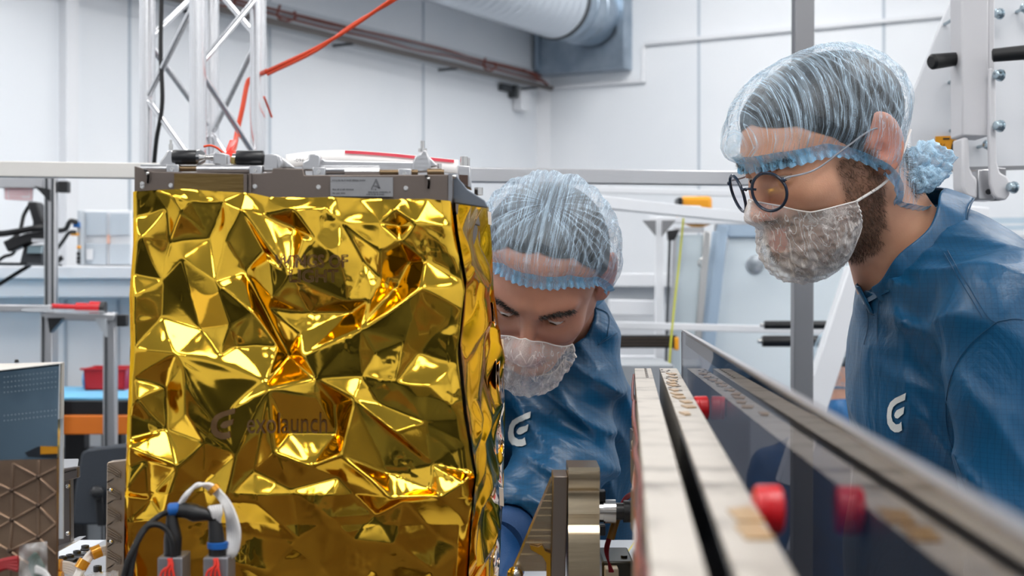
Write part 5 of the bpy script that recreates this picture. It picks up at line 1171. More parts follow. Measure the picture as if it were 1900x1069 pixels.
def person(label, base, C, M, neck_world, hem, opt, group=None):
    """head, neck, face, cap and mask; base = ground point, C = head centre, M rows f,l,u"""
    C = np.array(C); T = lambda A: C+np.asarray(A)@M
    loc = lambda wp: (np.array(wp)-C)@M.T
    nl = loc(neck_world); fn = head_fn(nl, opt.get('neck_r', .056), opt.get('beard', 0))
    res = opt.get('res', .0022)
    lo = np.minimum([-.13, -.10, -.15], nl-np.array([.09, .12, .08])); hi = np.maximum([.14, .10, .13], nl+np.array([.09, .12, .08]))
    V, Fa = nets(fn, lo, hi, res)
    root = thing('person', label, 'person', base, group)
    me = npmesh('body', T(V), Fa); 
    base_c = np.array(opt.get('skin', rgb(206, 160, 138))[:3]); ca = me.color_attributes.new('tone', 'FLOAT_COLOR', 'POINT')
    col = np.tile(base_c, (len(V), 1))
    x, y, z = V.T
    def blend(mask, c): 
        global_c = np.array(c[:3]); m_ = np.clip(mask, 0, 1)[:, None]; return col*(1-m_)+global_c*m_
    col = blend(.55*np.exp(-((x+.022)**2/.0007+(z+.014)**2/.0016))*(np.abs(y) > .074), rgb(205, 118, 105))
    col = blend(.5*np.exp(-((x-.108)**2/.0003+(z+.040)**2/.0003)), rgb(205, 125, 108))
    col = blend(.75*((z > -.084) & (z < -.058) & (np.abs(y) < .022) & (x > .088)), rgb(178, 98, 90))
    if opt.get('beard'):
        side = np.clip((.030-np.abs(x-.012))/.012, 0, 1)*np.clip((-.004-z)/.01, 0, 1)*np.clip((z+.125)/.01, 0, 1)*(np.abs(y) > .045)
        low = np.clip((-.052-.35*np.clip(.05-x, -.03, .05)-z)/.010, 0, 1)*np.clip((x-.0)/.012, 0, 1)*np.clip((z+.16)/.02, 0, 1)
        lip = ((z > -.086) & (z < -.060) & (np.abs(y) < .020) & (x > .094))
        neckb = np.clip((x+.018)/.02, 0, 1)*np.clip((-.07-z)/.02, 0, 1)*np.clip((z+.15)/.02, 0, 1)
        bm_ = np.clip(np.maximum(np.maximum(side, low), neckb*.8)-lip*.9, 0, 1); col = blend(.62*bm_, rgb(70, 46, 32))
    hl = np.clip((z-(.060-.55*np.clip(.075-x, 0, .2)*1.6))/.01, 0, 1)*np.clip((.085-x+0)/.01, 0, 1)
    ca.data.foreach_set('color', np.concatenate([col, np.ones((len(V), 1))], 1).astype(np.float32).ravel())
    # hands are added to the same continuous body mesh object further on
    ob_ = link('body', me, opt['skinmat'], root)
    Nw = np.array([tuple(v.normal) for v in me.vertices]); Vw = T(V)
    # eyes
    for s in (-1, 1):
        c_ = np.array((.0705, s*.031, -.0045)); gz = np.array(opt.get('gaze', (.98, 0, -.15))); gz = gz/np.linalg.norm(gz)
        e = MB().ball(T(c_), .0122, 10).build('eye', EYEW, root)
        i_ = MB().lathe(T(c_+gz*.0108), T(c_+gz*.02), [(0, .0052), (.0011, .0050), (.0016, .002)], 16).build('iris', IRIS, e)
    # brows
    sel = [i for i in range(len(V)) if 0.006 < V[i][2] < .022 and .012 < abs(V[i][1]) < .052 and V[i][0] > .055 and abs(V[i][2]-(.0148-.12*abs(abs(V[i][1])-.034))) < .0042]
    if sel:
        for s in (-1, 1):
            sl_ = [i for i in sel if V[i][1]*s > 0]
            v_, f_ = strands(Vw[sl_], Nw[sl_], None, 480, .0062, .00030, lambda p: Vector(M[1])*s-Vector(M[2])*.1, 3, .22)
            link('eyebrow', npmesh('eyebrow', [tuple(q_) for q_ in v_], f_), HAIRS, root)
            lash = MB(); lash.tube(spline([T((.082-.6*(abs(a)-0)**2*60, s*.031+a, .0005-abs(a)*.22)) for a in (-.013, -.007, 0, .007, .013)], 4), .0007, 5); lash.build('eyelashes', HAIRS, root)
    if opt.get('beard'):
        sel = np.where(bm_ > .5)[0]
        v_, f_ = strands(Vw[sel], Nw[sel], None, opt.get('nbeard', 9000), .0075, .00022, lambda p: Vector(-M[2])+Vector(M[0])*.15, 5, .55)
        o_ = link('beard', npmesh('beard', [tuple(q_) for q_ in v_], f_), BEARD, root)
    # hair shell + nape strands
    cc = np.array((-.012, 0, .023)); nph, nth = 220, 70
    PH, SS = np.meshgrid(np.linspace(0, 2*math.pi, nph), np.linspace(0, 1, nth))
    def polar(tab):      # tab: [(phi_deg, local z of the line)] -> polar angle via direction on the ellipsoid
        ph = np.degrees(PH[0]); ph = np.where(ph > 180, 360-ph, ph); z_ = np.interp(ph, [t[0] for t in tab], [t[1] for t in tab])-cc[2]
        out = np.linspace(.2, 2.7, 200); res_ = []
        for p_, zz_ in zip(PH[0], z_):
            d_ = np.stack([np.sin(out)*math.cos(p_), np.sin(out)*math.sin(p_), np.cos(out)], -1); r_ = 1/np.linalg.norm(d_/np.array((.104, .083, .079)), axis=-1); res_.append(np.interp(-zz_, -(r_*np.cos(out)), out))
        return np.array(res_)
    def dirs(TH): return np.stack([np.sin(TH)*np.cos(PH), np.sin(TH)*np.sin(PH), np.cos(TH)], -1)
    hp = polar(opt['hairline']); TH = SS*hp[None]; D = dirs(TH); R_ = 1/np.linalg.norm(D/np.array((.0985, .0775, .0705)), axis=-1)
    R_ = np.maximum(R_, 0)+opt.get('hairthick', .006)*np.clip((1-SS)*6, .1, 1)
    hv = T(cc+D*R_[..., None]).reshape(-1, 3); gq = np.arange(nph*nth).reshape(nth, nph); gf = np.stack([gq[:-1, :-1], gq[1:, :-1], gq[1:, 1:], gq[:-1, 1:]], -1).reshape(-1, 4)
    hm = npmesh('hair', hv, gf); hb = link('hair', hm, HAIR, root)
    sel = np.where((V[:, 0] < -.055) & (V[:, 2] < -.035) & (V[:, 2] > -.095) & (np.abs(V[:, 1]) < .06))[0]
    if len(sel) and opt.get('nape', 1):
        v_, f_ = strands(Vw[sel], Nw[sel], None, 1800, .013, .0003, lambda p: Vector(-M[2])-Vector(M[0])*.5, 9, .35); link('nape_hair', npmesh('nape_hair', [tuple(q_) for q_ in v_], f_), HAIRS, root)
    # bouffant cap
    cp = polar(hem); TH = SS*cp[None]; D = dirs(TH); R0 = outer(fn, cc, D, .04, .16, 100)
    R0 = np.maximum(R0, (1/np.linalg.norm(D/np.array((.0985, .0775, .0705)), axis=-1)+opt.get('hairthick', .006)+.001)*(SS < .86))
    for _ in range(6): R0 = np.maximum(R0, .5*(np.roll(R0, 2, 1)+np.roll(R0, -2, 1))); 
    K_ = np.ones(9)/9
    R0 = np.apply_along_axis(lambda a: np.convolve(np.pad(a, 4, 'edge'), K_, 'valid'), 0, R0); R0 = np.apply_along_axis(lambda a: np.convolve(np.concatenate([a[-5:-1], a, a[1:5]]), K_, 'valid'), 1, R0)
    body_ = np.sin(math.pi*np.clip(SS, 0, 1)**1.2)
    pf = opt.get('puff', (.012, .012, .02))      # general, front, back
    cph = np.cos(PH); puff = .003+body_*(pf[0]+pf[1]*np.clip(cph, 0, 1)**2*SS**2*2+pf[2]*np.clip(-cph, 0, 1)**2*SS**2*2)
    wob = np.array([[noise.noise(Vector((math.cos(p_)*9, math.sin(p_)*9, s_*3.2)))+.6*noise.noise(Vector((math.cos(p_)*22, math.sin(p_)*22, s_*5+4))) for p_ in PH[0]] for s_ in SS[:, 0]])
    PQ = D*R0[..., None]; qa = PQ[..., 1] if opt.get('axis', 0) else .89*PQ[..., 0]+.454*PQ[..., 2]; qo = PQ[..., 1-opt.get('axis', 0)]
    pl = (np.abs(np.sin(qa*math.pi/.017+wob*1.3))**.6-.5)*.0024*np.clip(SS*3, 0, 1)
    fold = wob*.0045*body_
    R1 = R0+puff*np.clip((1-SS)*7, 0, 1)+.0025+pl+fold
    XL = cc+D*R1[..., None]; XL[..., 2] -= opt.get('droop', 0)*body_*np.clip(cph, 0, 1)**3*SS**3*1.6
    V1 = T(XL).reshape(-1, 3)
    me3 = npmesh('hair_cap', V1, gf); uvl = me3.uv_layers.new(name='UVMap'); li = np.empty(len(me3.loops), int); me3.loops.foreach_get('vertex_index', li)
    uv = np.stack([(qa/.22+.5).ravel(), (np.arctan2(qo, PQ[..., 2]+.05)/math.pi).ravel()], -1)[li]; uvl.data.foreach_set('uv', uv.astype(np.float32).ravel())
    link('hair_cap', me3, opt.get('capmat', CAPM), root)
    # gathered elastic band
    bv2 = []; nb = 420; hem_th = np.interp(np.linspace(0, 2*math.pi, nb), PH[0], cp); hem_r = np.interp(np.linspace(0, 2*math.pi, nb), PH[0], R0[-1])
    rows = 7
    for r_ in range(rows):
        for i in range(nb):
            p_ = 2*math.pi*i/(nb-1); th = hem_th[i]+(r_-3)*.030; dd_ = np.array((math.sin(th)*math.cos(p_), math.sin(th)*math.sin(p_), math.cos(th)))
            am = (.0004, .0012, .0008, .0003, .0009, .0018, .0024)[r_]; bv2.append(cc+dd_*(hem_r[i]+.0035+(.003, .002, .0008, 0, .0008, .0022, .0035)[r_]+am*math.sin(p_*62)))
    bq2 = np.arange(nb*rows).reshape(rows, nb); bf = np.stack([bq2[:-1, :-1], bq2[1:, :-1], bq2[1:, 1:], bq2[:-1, 1:]], -1).reshape(-1, 4)
    me4 = npmesh('cap_band', T(np.array(bv2)), bf); uvl = me4.uv_layers.new(name='UVMap'); li = np.empty(len(me4.loops), int); me4.loops.foreach_get('vertex_index', li)
    uu = np.stack([np.tile(np.linspace(0, 1, nb), rows), np.repeat(np.linspace(0, 1, rows), nb)], -1)[li]; uvl.data.foreach_set('uv', uu.astype(np.float32).ravel()); link('cap_band', me4, BANDM, root)
    return dict(root=root, T=T, fn=fn, M=M, C=C, V=V, cap=(cc, PH, SS, R1, cp), loc=loc)
def net_mask(H, zt, zb, pmax, org=(.02, 0, -.06), off=.006, sag=.014, seed=0):
    """thin beard net over nose, mouth and chin; zt, zb = elevation (deg) of top and bottom edge by azimuth"""
    T, fn = H['T'], H['fn']; nu, nv_ = 110, 80; og = np.array(org)
    u = np.linspace(-pmax, pmax, nu); PHm, Sm = np.meshgrid(np.radians(u), np.linspace(0, 1, nv_))
    top_ = np.interp(np.abs(u), [q_[0] for q_ in zt], [q_[1] for q_ in zt]); bot = np.interp(np.abs(u), [q_[0] for q_ in zb], [q_[1] for q_ in zb])
    EL = np.radians(top_[None]*(1-Sm)+bot[None]*Sm)
    D = np.stack([np.cos(EL)*np.cos(PHm), np.cos(EL)*np.sin(PHm), np.sin(EL)], -1); R0 = outer(fn, og, D, .02, .14, 90)
    for _ in range(5): R0 = np.maximum(R0, .5*(np.roll(R0, 3, 1)+np.roll(R0, -3, 1))*(np.abs(PHm) < np.radians(pmax-12))); R0[1:-1] = np.maximum(R0[1:-1], .5*(R0[:-2]+R0[2:]))
    Kk = np.ones(5)/5; R0 = np.apply_along_axis(lambda a: np.convolve(np.pad(a, 2, 'edge'), Kk, 'valid'), 1, R0); R0 = np.apply_along_axis(lambda a: np.convolve(np.pad(a, 2, 'edge'), Kk, 'valid'), 0, R0)
    W = np.array([[abs(noise.noise(Vector((d_[0]*7+seed, d_[1]*7, d_[2]*7))))*-1.6+noise.noise(Vector((d_[0]*16, d_[1]*16+seed, d_[2]*16)))*.7+.5 for d_ in row] for row in D])
    R1 = R0+off+sag*np.sin(math.pi*Sm)**.8*np.clip(np.cos(PHm), 0, 1)+W*.0042*np.sin(math.pi*np.clip(Sm, .02, .98))
    Vm = T(og+D*R1[..., None]).reshape(-1, 3); g = np.arange(nu*nv_).reshape(nv_, nu); gf = np.stack([g[:-1, :-1], g[1:, :-1], g[1:, 1:], g[:-1, 1:]], -1).reshape(-1, 4)
    me = npmesh('beard_net', Vm, gf); uvl = me.uv_layers.new(name='UVMap'); li = np.empty(len(me.loops), int); me.loops.foreach_get('vertex_index', li)
    uvl.data.foreach_set('uv', np.stack([((PHm+2)/2).ravel(), Sm.ravel()], -1)[li].astype(np.float32).ravel()); o = link('beard_net', me, MASKM, H['root'])
    G = (T(og+D*R1[..., None]))
    ring = [Vector(p_) for p_ in G[0]]+[Vector(p_) for p_ in G[1:, -1]]+[Vector(p_) for p_ in G[-1, ::-1]]+[Vector(p_) for p_ in G[-2:0:-1, 0]]
    MB().tube(ring, .0009, 6, closed=True).build('net_hem', mat('net_hem', rgb(225, 220, 216), .6), o)
    return o, G
def wrinkle(Q, amp, seeds):
    out = 0
    for (dx, dy, dz, fq, ph, cx3, cy3, cz3, rad) in seeds:
        t = (Q[..., 0]*dx+Q[..., 1]*dy+Q[..., 2]*dz)*fq+ph+1.2*np.sin(Q[..., 0]*11+Q[..., 2]*9+ph)+.8*np.sin(Q[..., 1]*17-Q[..., 2]*13)
        g = np.exp(-((Q[..., 0]-cx3)**2+(Q[..., 1]-cy3)**2+(Q[..., 2]-cz3)**2)/rad**2); out = out+g*(1-np.abs(np.sin(t)))**1.6
    return out*amp
def garment(root, name, fn, lo, hi, res, m):
    V, Fa = nets(fn, lo, hi, res); me = npmesh(name, V, Fa); bv = BVHTree.FromPolygons([Vector(v) for v in V], Fa.tolist()); link(name, me, m, root); return bv
def hand_mesh(root, wrist, direc, palm_n, name, m, curl=.5, side=1):
    """glove or hand: palm, five jointed fingers, thumb from the side of the palm"""
    w_ = np.array(wrist, float); d = np.array(Vector(direc).normalized()); n_ = Vector(palm_n); n_ = (n_-Vector(d)*n_.dot(Vector(d))).normalized(); s = np.array(Vector(d).cross(n_))*side; n_ = np.array(n_)
    segs = []
    for k, (off, ln) in enumerate(((.030, .072), (.011, .080), (-.009, .075), (-.028, .060))):
        b0 = w_+d*.088+s*off; a = curl*(.7+.15*k); p = b0; dr = d+s*off*1.5
        for j, fr_ in enumerate((.45, .30, .25)):
            ang = a*(j+.6); dv = d*math.cos(ang)+n_*math.sin(ang)+s*off*2; q_ = p+dv/np.linalg.norm(dv)*ln*fr_; segs.append((p, q_, .0092-.0009*j, .0086-.0009*j)); p = q_
    tb = w_+d*.030+s*.030; t1 = tb+(d*.5+s*.7+n_*.5)*.036; t2 = t1+(d*.8+s*.25+n_*.55)*.032; t3 = t2+(d*.9+n_*.4)*.024
    segs += [(tb, t1, .0125, .0110), (t1, t2, .0105, .0095), (t2, t3, .0095, .0080)]
    def f(Q):
        r = cone(Q, w_-d*.06, w_+d*.01, .027, .025)
        for o_ in (-.020, 0, .020): r = smin(r, cone(Q, w_+d*.015+s*o_*.7, w_+d*.085+s*o_*1.2, .0140, .0120), .014)
        fg = None
        for sg in segs: c_ = cone(Q, *sg); fg = c_ if fg is None else smin(fg, c_, .0022)
        return smin(r, fg, .006)
    pts = np.array([p_ for sg in segs for p_ in sg[:2]]+[w_-d*.07]); V, Fa = nets(f, pts.min(0)-.04, pts.max(0)+.04, .0024); return link(name, npmesh(name, V, Fa), m, root)
def collar(root, cen, axis, ra, rb, h, gap_dir, gap=.25, lean=1.12):
    cen = Vector(cen); ax_ = Vector(axis).normalized(); g_ = Vector(gap_dir); g_ = (g_-ax_*g_.dot(ax_)).normalized(); s = ax_.cross(g_)
    nb = 90; rows = 8; v = []
    for r_ in range(rows):
        t = r_/(rows-1)
        for i in range(nb):
            p_ = gap+(2*math.pi-2*gap)*i/(nb-1); k = 1+(lean-1)*t+.012*math.sin(p_*7+t*3)+.006*math.sin(p_*17)
            v.append(cen+g_*math.cos(p_)*ra*k+s*math.sin(p_)*rb*k-ax_*(h*t+.004*math.sin(p_*5)))
    q_ = np.arange(nb*rows).reshape(rows, nb); f = np.stack([q_[:-1, :-1], q_[1:, :-1], q_[1:, 1:], q_[:-1, 1:]], -1).reshape(-1, 4)
    o = link('collar', npmesh('collar', v, f), CLOTH, root); md = o.modifiers.new('solid', 'SOLIDIFY'); md.thickness = .0028; md.offset = 0
    sd = o.modifiers.new('sub', 'SUBSURF'); sd.levels = 1; sd.render_levels = 1
    for t, dz in ((0, .002), (1, -.002)):
        k = 1+(lean-1)*t; pts = [cen+g_*math.cos(p_)*ra*k*1.012+s*math.sin(p_)*rb*k*1.012-ax_*(h*t*.94+.003+.004*math.sin(p_*5)) for p_ in np.linspace(gap, 2*math.pi-gap, 60)]
        MB().tube(pts, .0010, 5).build('stitching', SEAMC, o)
    return o

# ------------------------------------------------------------------ the bearded man at right
SKIN1 = skin_mat('skin_of_bearded_man', 1)
dR = 1.63
CR = P(1520, 269, dR); pitch, yaw = math.radians(27), math.radians(22)
MR = headmat((-math.cos(pitch)*math.cos(yaw), -math.cos(pitch)*math.sin(yaw), -math.sin(pitch)), math.radians(-2))
neckR = P(1705, 515, 1.70)
hemR = [(0, .021), (25, .018), (55, .008), (90, -.026), (112, -.056), (150, -.083), (180, -.088)]
A = person('bearded bespectacled man in blue overall standing at right with head bowed', (.56, 1.72, 0), CR, MR, neckR, hemR,
    dict(beard=1, skinmat=SKIN1, hairline=[(0, .062), (40, .045), (62, .016), (80, -.03), (95, -.012), (115, -.03), (150, -.07), (180, -.08)], droop=.034, puff=(.002, .018, .001), res=.0021, neck_r=.056, nbeard=11000, gaze=(.9, .1, -.35), skin=rgb(205, 155, 126)))
rA = A['root']; TA = A['T']
# glasses
gl_ = []
NAVY = mat('navy_frame', rgb(28, 42, 62), .25)
for s in (-1, 1):
    c_ = np.array((.1035, s*.0325, -.011)); wr = .30*s
    gx_ = np.array((-math.sin(wr)*s*s, math.cos(wr), 0)) if 0 else np.array((-math.sin(abs(wr))*s, math.cos(wr), 0)); gz_ = np.array((-.12, 0, 1.0)); gz_ /= np.linalg.norm(gz_)
    pts = [Vector(TA(c_+gx_*math.cos(a)*.0242+gz_*math.sin(a)*.0215*(1-.06*math.cos(a)*s))) for a in np.linspace(0, 2*math.pi, 48, endpoint=False)]
    rim = MB().tube(pts, .0018, 8, closed=True); gl_.append((s, c_, gx_, gz_, pts, rim))
glroot = bpy.data.objects.new('glasses', None); COL.objects.link(glroot); glroot.parent = rA; ORG['glasses'] = ORG[rA.name]
LENS = bpy.data.materials.new('clear_lens'); LENS.use_nodes = True; nt = LENS.node_tree; nt.nodes.remove(nt.nodes['Principled BSDF'])
g2 = nt.nodes.new('ShaderNodeBsdfGlossy'); g2.inputs['Roughness'].default_value = .02; t2 = nt.nodes.new('ShaderNodeBsdfTransparent'); t2.inputs['Color'].default_value = (.86, .86, .9, 1)
m2 = nt.nodes.new('ShaderNodeMixShader'); m2.inputs[0].default_value = .09; nt.links.new(t2.outputs[0], m2.inputs[1]); nt.links.new(g2.outputs[0], m2.inputs[2]); nt.links.new(m2.outputs[0], nt.nodes['Material Output'].inputs[0])
for s, c_, gx_, gz_, pts, rim in gl_:
    rim.build('rim', NAVY, glroot)
    MB().add(pts, [tuple(range(len(pts)))]).build('lens', LENS, glroot, smooth=False)
    h0 = c_+gx_*.0242*s+gz_*.010
    MB().tube(spline([TA(h0), TA(h0+np.array((-.004, s*.003, .001))), TA(np.array((.060, s*.066, -.006))), TA(np.array((.02, s*.078, .002))), TA(np.array((-.018, s*.083, .006))), TA(np.array((-.034, s*.080, -.008)))], 6), .0011, 8).build('temple_arm', mat('clear_grey_arm', rgb(165, 165, 170), .2, .4), glroot)
    MB().ball(TA(h0), .0028, 6).build('hinge', NAVY, glroot)
MB().tube(spline([TA((.1045, -.0105, -.007)), TA((.1105, -.005, -.003)), TA((.1105, .005, -.003)), TA((.1045, .0105, -.007))], 5), .0014, 8).build('bridge', NAVY, glroot)
mk_, G = net_mask(A, [(0, 30), (20, 24), (45, 12), (70, 8), (90, 4)], [(0, -66), (30, -66), (60, -58), (75, -40), (90, -22)], 88, org=(.025, 0, -.065), off=.005, sag=.010, seed=3)
for s, gi in ((1, -1), (-1, 0)):
    a_ = Vector(G[1, gi]); MB().tube(spline([a_, Vector(TA((-.012, s*.076, -.055))), Vector(TA((-.045, s*.073, -.040))), Vector(TA((-.075, s*.066, -.02)))], 6), .0016, 8).build('ear_loop', mat('net_hem', None), rA)
# gathered tail of the cap behind the head
def tuft(root, cen, rad, T, seed, m):
    v = []; n_ = 70; k_ = 30
    for i in range(k_):
        th = math.pi*i/(k_-1)
        for j in range(n_):
            p_ = 2*math.pi*j/(n_-1); d_ = np.array((math.sin(th)*math.cos(p_), math.sin(th)*math.sin(p_), math.cos(th)))
            r_ = 1+.5*noise.noise(Vector(d_*2.2+seed))-.3*abs(noise.noise(Vector(d_*5+seed)))+.12*noise.noise(Vector(d_*11+seed))+.05*math.sin(p_*14)*math.sin(th); v.append(T(np.array(cen)+d_*np.array(rad)*r_))
    q_ = np.arange(n_*k_).reshape(k_, n_); me = npmesh('cap_tail', v, np.stack([q_[:-1, :-1], q_[1:, :-1], q_[1:, 1:], q_[:-1, 1:]], -1).reshape(-1, 4))
    uvl = me.uv_layers.new(name='UVMap'); li = np.empty(len(me.loops), int); me.loops.foreach_get('vertex_index', li)
    uvl.data.foreach_set('uv', np.stack([np.tile(np.linspace(0, 1, n_), k_), np.repeat(np.linspace(0, 1, k_), n_)], -1)[li].astype(np.float32).ravel()); return link('cap_tail', me, m, root)
TAILM = film('cap_tail_film', rgb(172, 208, 232), .30, .35, (14, 3, 1), edge=.3, thin=.4)
tuft(rA, (-.106, .022, -.078), (.028, .034, .024), TA, 4.0, TAILM)
tuft(rA, (-.080, .048, -.084), (.022, .020, .015), TA, 8.0, TAILM)
# overall
w3 = lambda px, py, d: np.array(P(px, py, d))
nb_ = w3(1712, 500, 1.70); ch = w3(1795, 650, 1.72); ab = w3(1800, 1050, 1.74)
shN, shF = w3(1866, 590, 1.51), w3(1790, 560, 1.92)
elN, wrN = w3(1915, 1090, 1.47), w3(1800, 1400, 1.42)
elF, wrF = w3(1860, 1040, 2.0), w3(1700, 1350, 1.98)
wsR = [(.5, .2, .9, 42, .3, .50, 1.55, 1.42, .13), (.9, .1, -.35, 36, 1.1, .44, 1.62, 1.36, .16), (1, .3, .15, 30, 0, .47, 1.6, 1.20, .2), (.9, 0, .5, 46, 2, .55, 1.5, 1.3, .16), (.3, .2, 1, 34, .7, .56, 1.5, 1.1, .15), (.8, .5, .5, 60, .7, .42, 1.62, 1.46, .08)]
def fR(Q):
    Q2 = Q.copy(); Q2[..., 1] = 1.72+(Q[..., 1]-1.72)*.72
    t_ = lambda p_: np.array((p_[0], 1.72+(p_[1]-1.72)*.72, p_[2]))
    d = cone(Q2, t_(ch), t_(ab), .128, .132)
    d = smin(d, cone(Q2, t_(nb_)+np.array((.02, 0, -.02)), t_(ch), .085, .13), .06)
    d = smin(d, cone(Q, nb_+np.array((.025, -.01, .0)), shN, .052, .062), .05); d = smin(d, cone(Q, nb_+np.array((.025, .02, .0)), shF, .052, .062), .05)
    d = smin(d, cone(Q, ab, np.array((.56, 1.73, .86)), .135, .15), .06)
    arm = np.minimum(cone(Q, shN, elN, .068, .056), cone(Q, shF, elF, .068, .056)); arm = smin(arm, cone(Q, elN, wrN, .056, .042), .02); arm = smin(arm, cone(Q, elF, wrF, .056, .042), .02)
    d = smin(d, arm, .009)
    d = d-wrinkle(Q, .009, wsR)
    # neck opening
    ax_ = np.array((-.70, -.10, .70)); ax_ = ax_/np.linalg.norm(ax_); hd = (Q-w3(1672, 452, 1.66))@ax_
    return smax(d, -cone(Q, w3(1735, 520, 1.69), w3(1590, 360, 1.62), .062, .066), .006)
bvR = garment(rA, 'overall', fR, (.24, 1.36, .82), (.80, 2.12, 1.62), .0052, CLOTH)
def fLegsR(Q):
    d = None
    for y in (1.62, 1.83):
        a = cone(Q, (.56, y, .88), (.55, y, .48), .10, .075); a = smin(a, cone(Q, (.55, y, .48), (.58, y, .09), .075, .062), .03); d = a if d is None else smin(d, a, .05)
    return d-.006*np.abs(np.sin(Q[..., 2]*30+Q[..., 0]*20))
garment(rA, 'trousers', fLegsR, (.38, 1.46, .06), (.74, 2.0, .98), .012, CLOTH)
SHOE = mat('white_shoe', rgb(210, 212, 215), .5)
def shoe(root, x, y, ang):
    c_, s_ = math.cos(ang), math.sin(ang); tr = lambda a, b_, z: np.array((x+a*c_-b_*s_, y+a*s_+b_*c_, z))
    def f(Q): return smax(smin(cone(Q, tr(-.02, 0, .05), tr(.19, 0, .035), .048, .036), cone(Q, tr(-.02, 0, .05), tr(-.02, 0, .12), .046, .048), .03), -(Q[..., 2]-.003), .004)
    V, Fa = nets(f, (x-.3, y-.3, -.01), (x+.3, y+.3, .2), .008); link('shoe', npmesh('shoe', V, Fa), SHOE, root)
shoe(rA, .59, 1.62, math.pi); shoe(rA, .59, 1.83, math.pi)
GLV = mat('blue_glove', rgb(14, 74, 130), .5, bump=(300, .4, .0006, (1, 1, 6)))
hand_mesh(rA, wrN+(wrN-elN)*.10, wrN-elN, (0, .7, -.5), 'glove', GLV, .4, 1); hand_mesh(rA, wrF+(wrF-elF)*.10, wrF-elF, (0, -.7, -.5), 'glove', GLV, .4, -1)
collar(rA, P(1668, 440, 1.665), (-.76, -.06, .62), .078, .064, .034, (-.62, -.30, -.75), .16, 1.17)
def stitch(bvh, pts, root, r=.00045, nm='seam', m=None):
    q_ = [on_foil(x, y, .0006, bvh) for x, y in [(lambda v: (v.x, v.y))(p_) for p_ in spline([Vector((a, b_, 0)) for a, b_ in pts], 8)]]
    return MB().tube(q_, r, 5).build(nm, m or SEAMC, root)
for pts in ([(1758, 465), (1790, 520), (1830, 585), (1850, 600)], [(1752, 470), (1784, 525), (1823, 590)], [(1850, 597), (1800, 640), (1765, 700), (1757, 790), (1790, 900), (1835, 1000)], [(1850, 597), (1880, 592), (1899, 594)], [(1607, 560), (1612, 600), (1604, 640)], [(1640, 545), (1630, 570), (1628, 640)]):
    stitch(bvR, pts, rA)
EMB = mat('pale_embroidery', rgb(205, 208, 205), .7, bump=(600, .6, .0008))
drape_poly([([(1647+x*35/122, 729+y*73/190) for x, y in poly], None) for poly in (EOUT, EMID)], 'embroidered_emblem', EMB, rA, bvR, .0012, 2.5)
q_ = on_foil(1616, 535, .003, bvR)
MB().tube([q_+Vector((math.cos(a)*.0042, -.001*math.sin(a), math.sin(a)*.0052)) for a in np.linspace(0, 2*math.pi, 20, endpoint=False)], .0009, 6, closed=True).build('snap_ring', STEEL, rA)
# placket flap at the throat
MB().prism([on_foil(x, y, .002, bvR)+Vector((0, -.002, 0)) for x, y in ((1596, 520), (1640, 500), (1652, 540), (1604, 566))], (0, .002, 0)).build('placket_tab', CLOTH, rA, .0008)

# ------------------------------------------------------------------ the man bending behind the satellite
SKIN2 = skin_mat('skin_of_bending_man', 0)
dL = 1.84
CL = P(1006, 501, dL); pt = math.radians(45); yw = math.radians(-16)
ML = headmat((math.sin(yw)*math.cos(pt), -math.cos(yw)*math.cos(pt), -math.sin(pt)), math.radians(-14))
neckL = P(1045, 640, 2.02)
hemL = [(0, .060), (30, .056), (60, .030), (90, -.020), (120, -.050), (150, -.068), (180, -.074)]
B = person('man in blue overall bending low behind the gold satellite, face net on', (.06, 2.32, 0), CL, ML, neckL, hemL,
    dict(beard=0, skinmat=SKIN2, hairline=[(0, .085), (40, .075), (65, .04), (85, -.01), (110, -.03), (150, -.06), (180, -.07)], puff=(.006, .008, .010), axis=1, res=.0021, gaze=(.85, -.15, -.5), nape=0, skin=rgb(180, 130, 108),
         capmat=film('cap_film_grey', rgb(186, 208, 226), .08, .26, (40, 2.4, 1), edge=.34, thin=.40)))
rB = B['root']; TB = B['T']
net_mask(B, [(0, 32), (20, 24), (40, 14), (60, 8)], [(0, -56), (30, -50), (45, -32), (60, -8)], 50, org=(.025, 0, -.065), off=.007, sag=.024, seed=9)
pv = w3(1010, 1250, 2.30)
nbL = w3(1040, 640, 2.03); chL = w3(985, 770, 2.06)
sL, sR_ = w3(1058, 640, 1.98), w3(880, 680, 2.00)
eL, wL = w3(1048, 850, 1.93), w3(956, 972, 1.76)
eR, wR = w3(830, 850, 1.98), w3(860, 1000, 1.80)
wsL = [(.6, .1, .9, 40, .4, .10, 1.9, 1.28, .12), (.5, .3, .9, 52, 1.2, .06, 1.82, 1.18, .10), (.9, .2, .5, 34, .2, .06, 1.95, 1.30, .13), (.8, .0, -.5, 44, 2.2, .11, 1.95, 1.38, .09), (.3, .1, 1, 60, .2, .02, 1.78, 1.14, .07), (.7, .1, .8, 36, 1.7, .10, 1.93, 1.20, .10)]
def fL(Q):
    Q2 = Q.copy(); Q2[..., 0] = Q[..., 0]*.72; t_ = lambda p_: np.array((p_[0]*.72, p_[1], p_[2]))
    d = cone(Q2, t_(chL), t_(pv), .110, .125)
    d = smin(d, cone(Q, nbL, sL, .060, .058), .05); d = smin(d, cone(Q, nbL, sR_, .060, .058), .05)
    arm = smin(cone(Q, sL, eL, .066, .058), cone(Q, eL, wL, .058, .040), .02); arm = smin(arm, smin(cone(Q, sR_, eR, .066, .055), cone(Q, eR, wR, .055, .040), .02), .01)
    d = smin(d, arm, .02)-wrinkle(Q, .014, wsL)
    d = smax(d, -cone(Q, nbL, w3(1020, 560, 1.90), .050, .056), .006)
    return smax(d, -cone(Q, wL, wL+(wL-eL)*.25, .034, .036), .004)
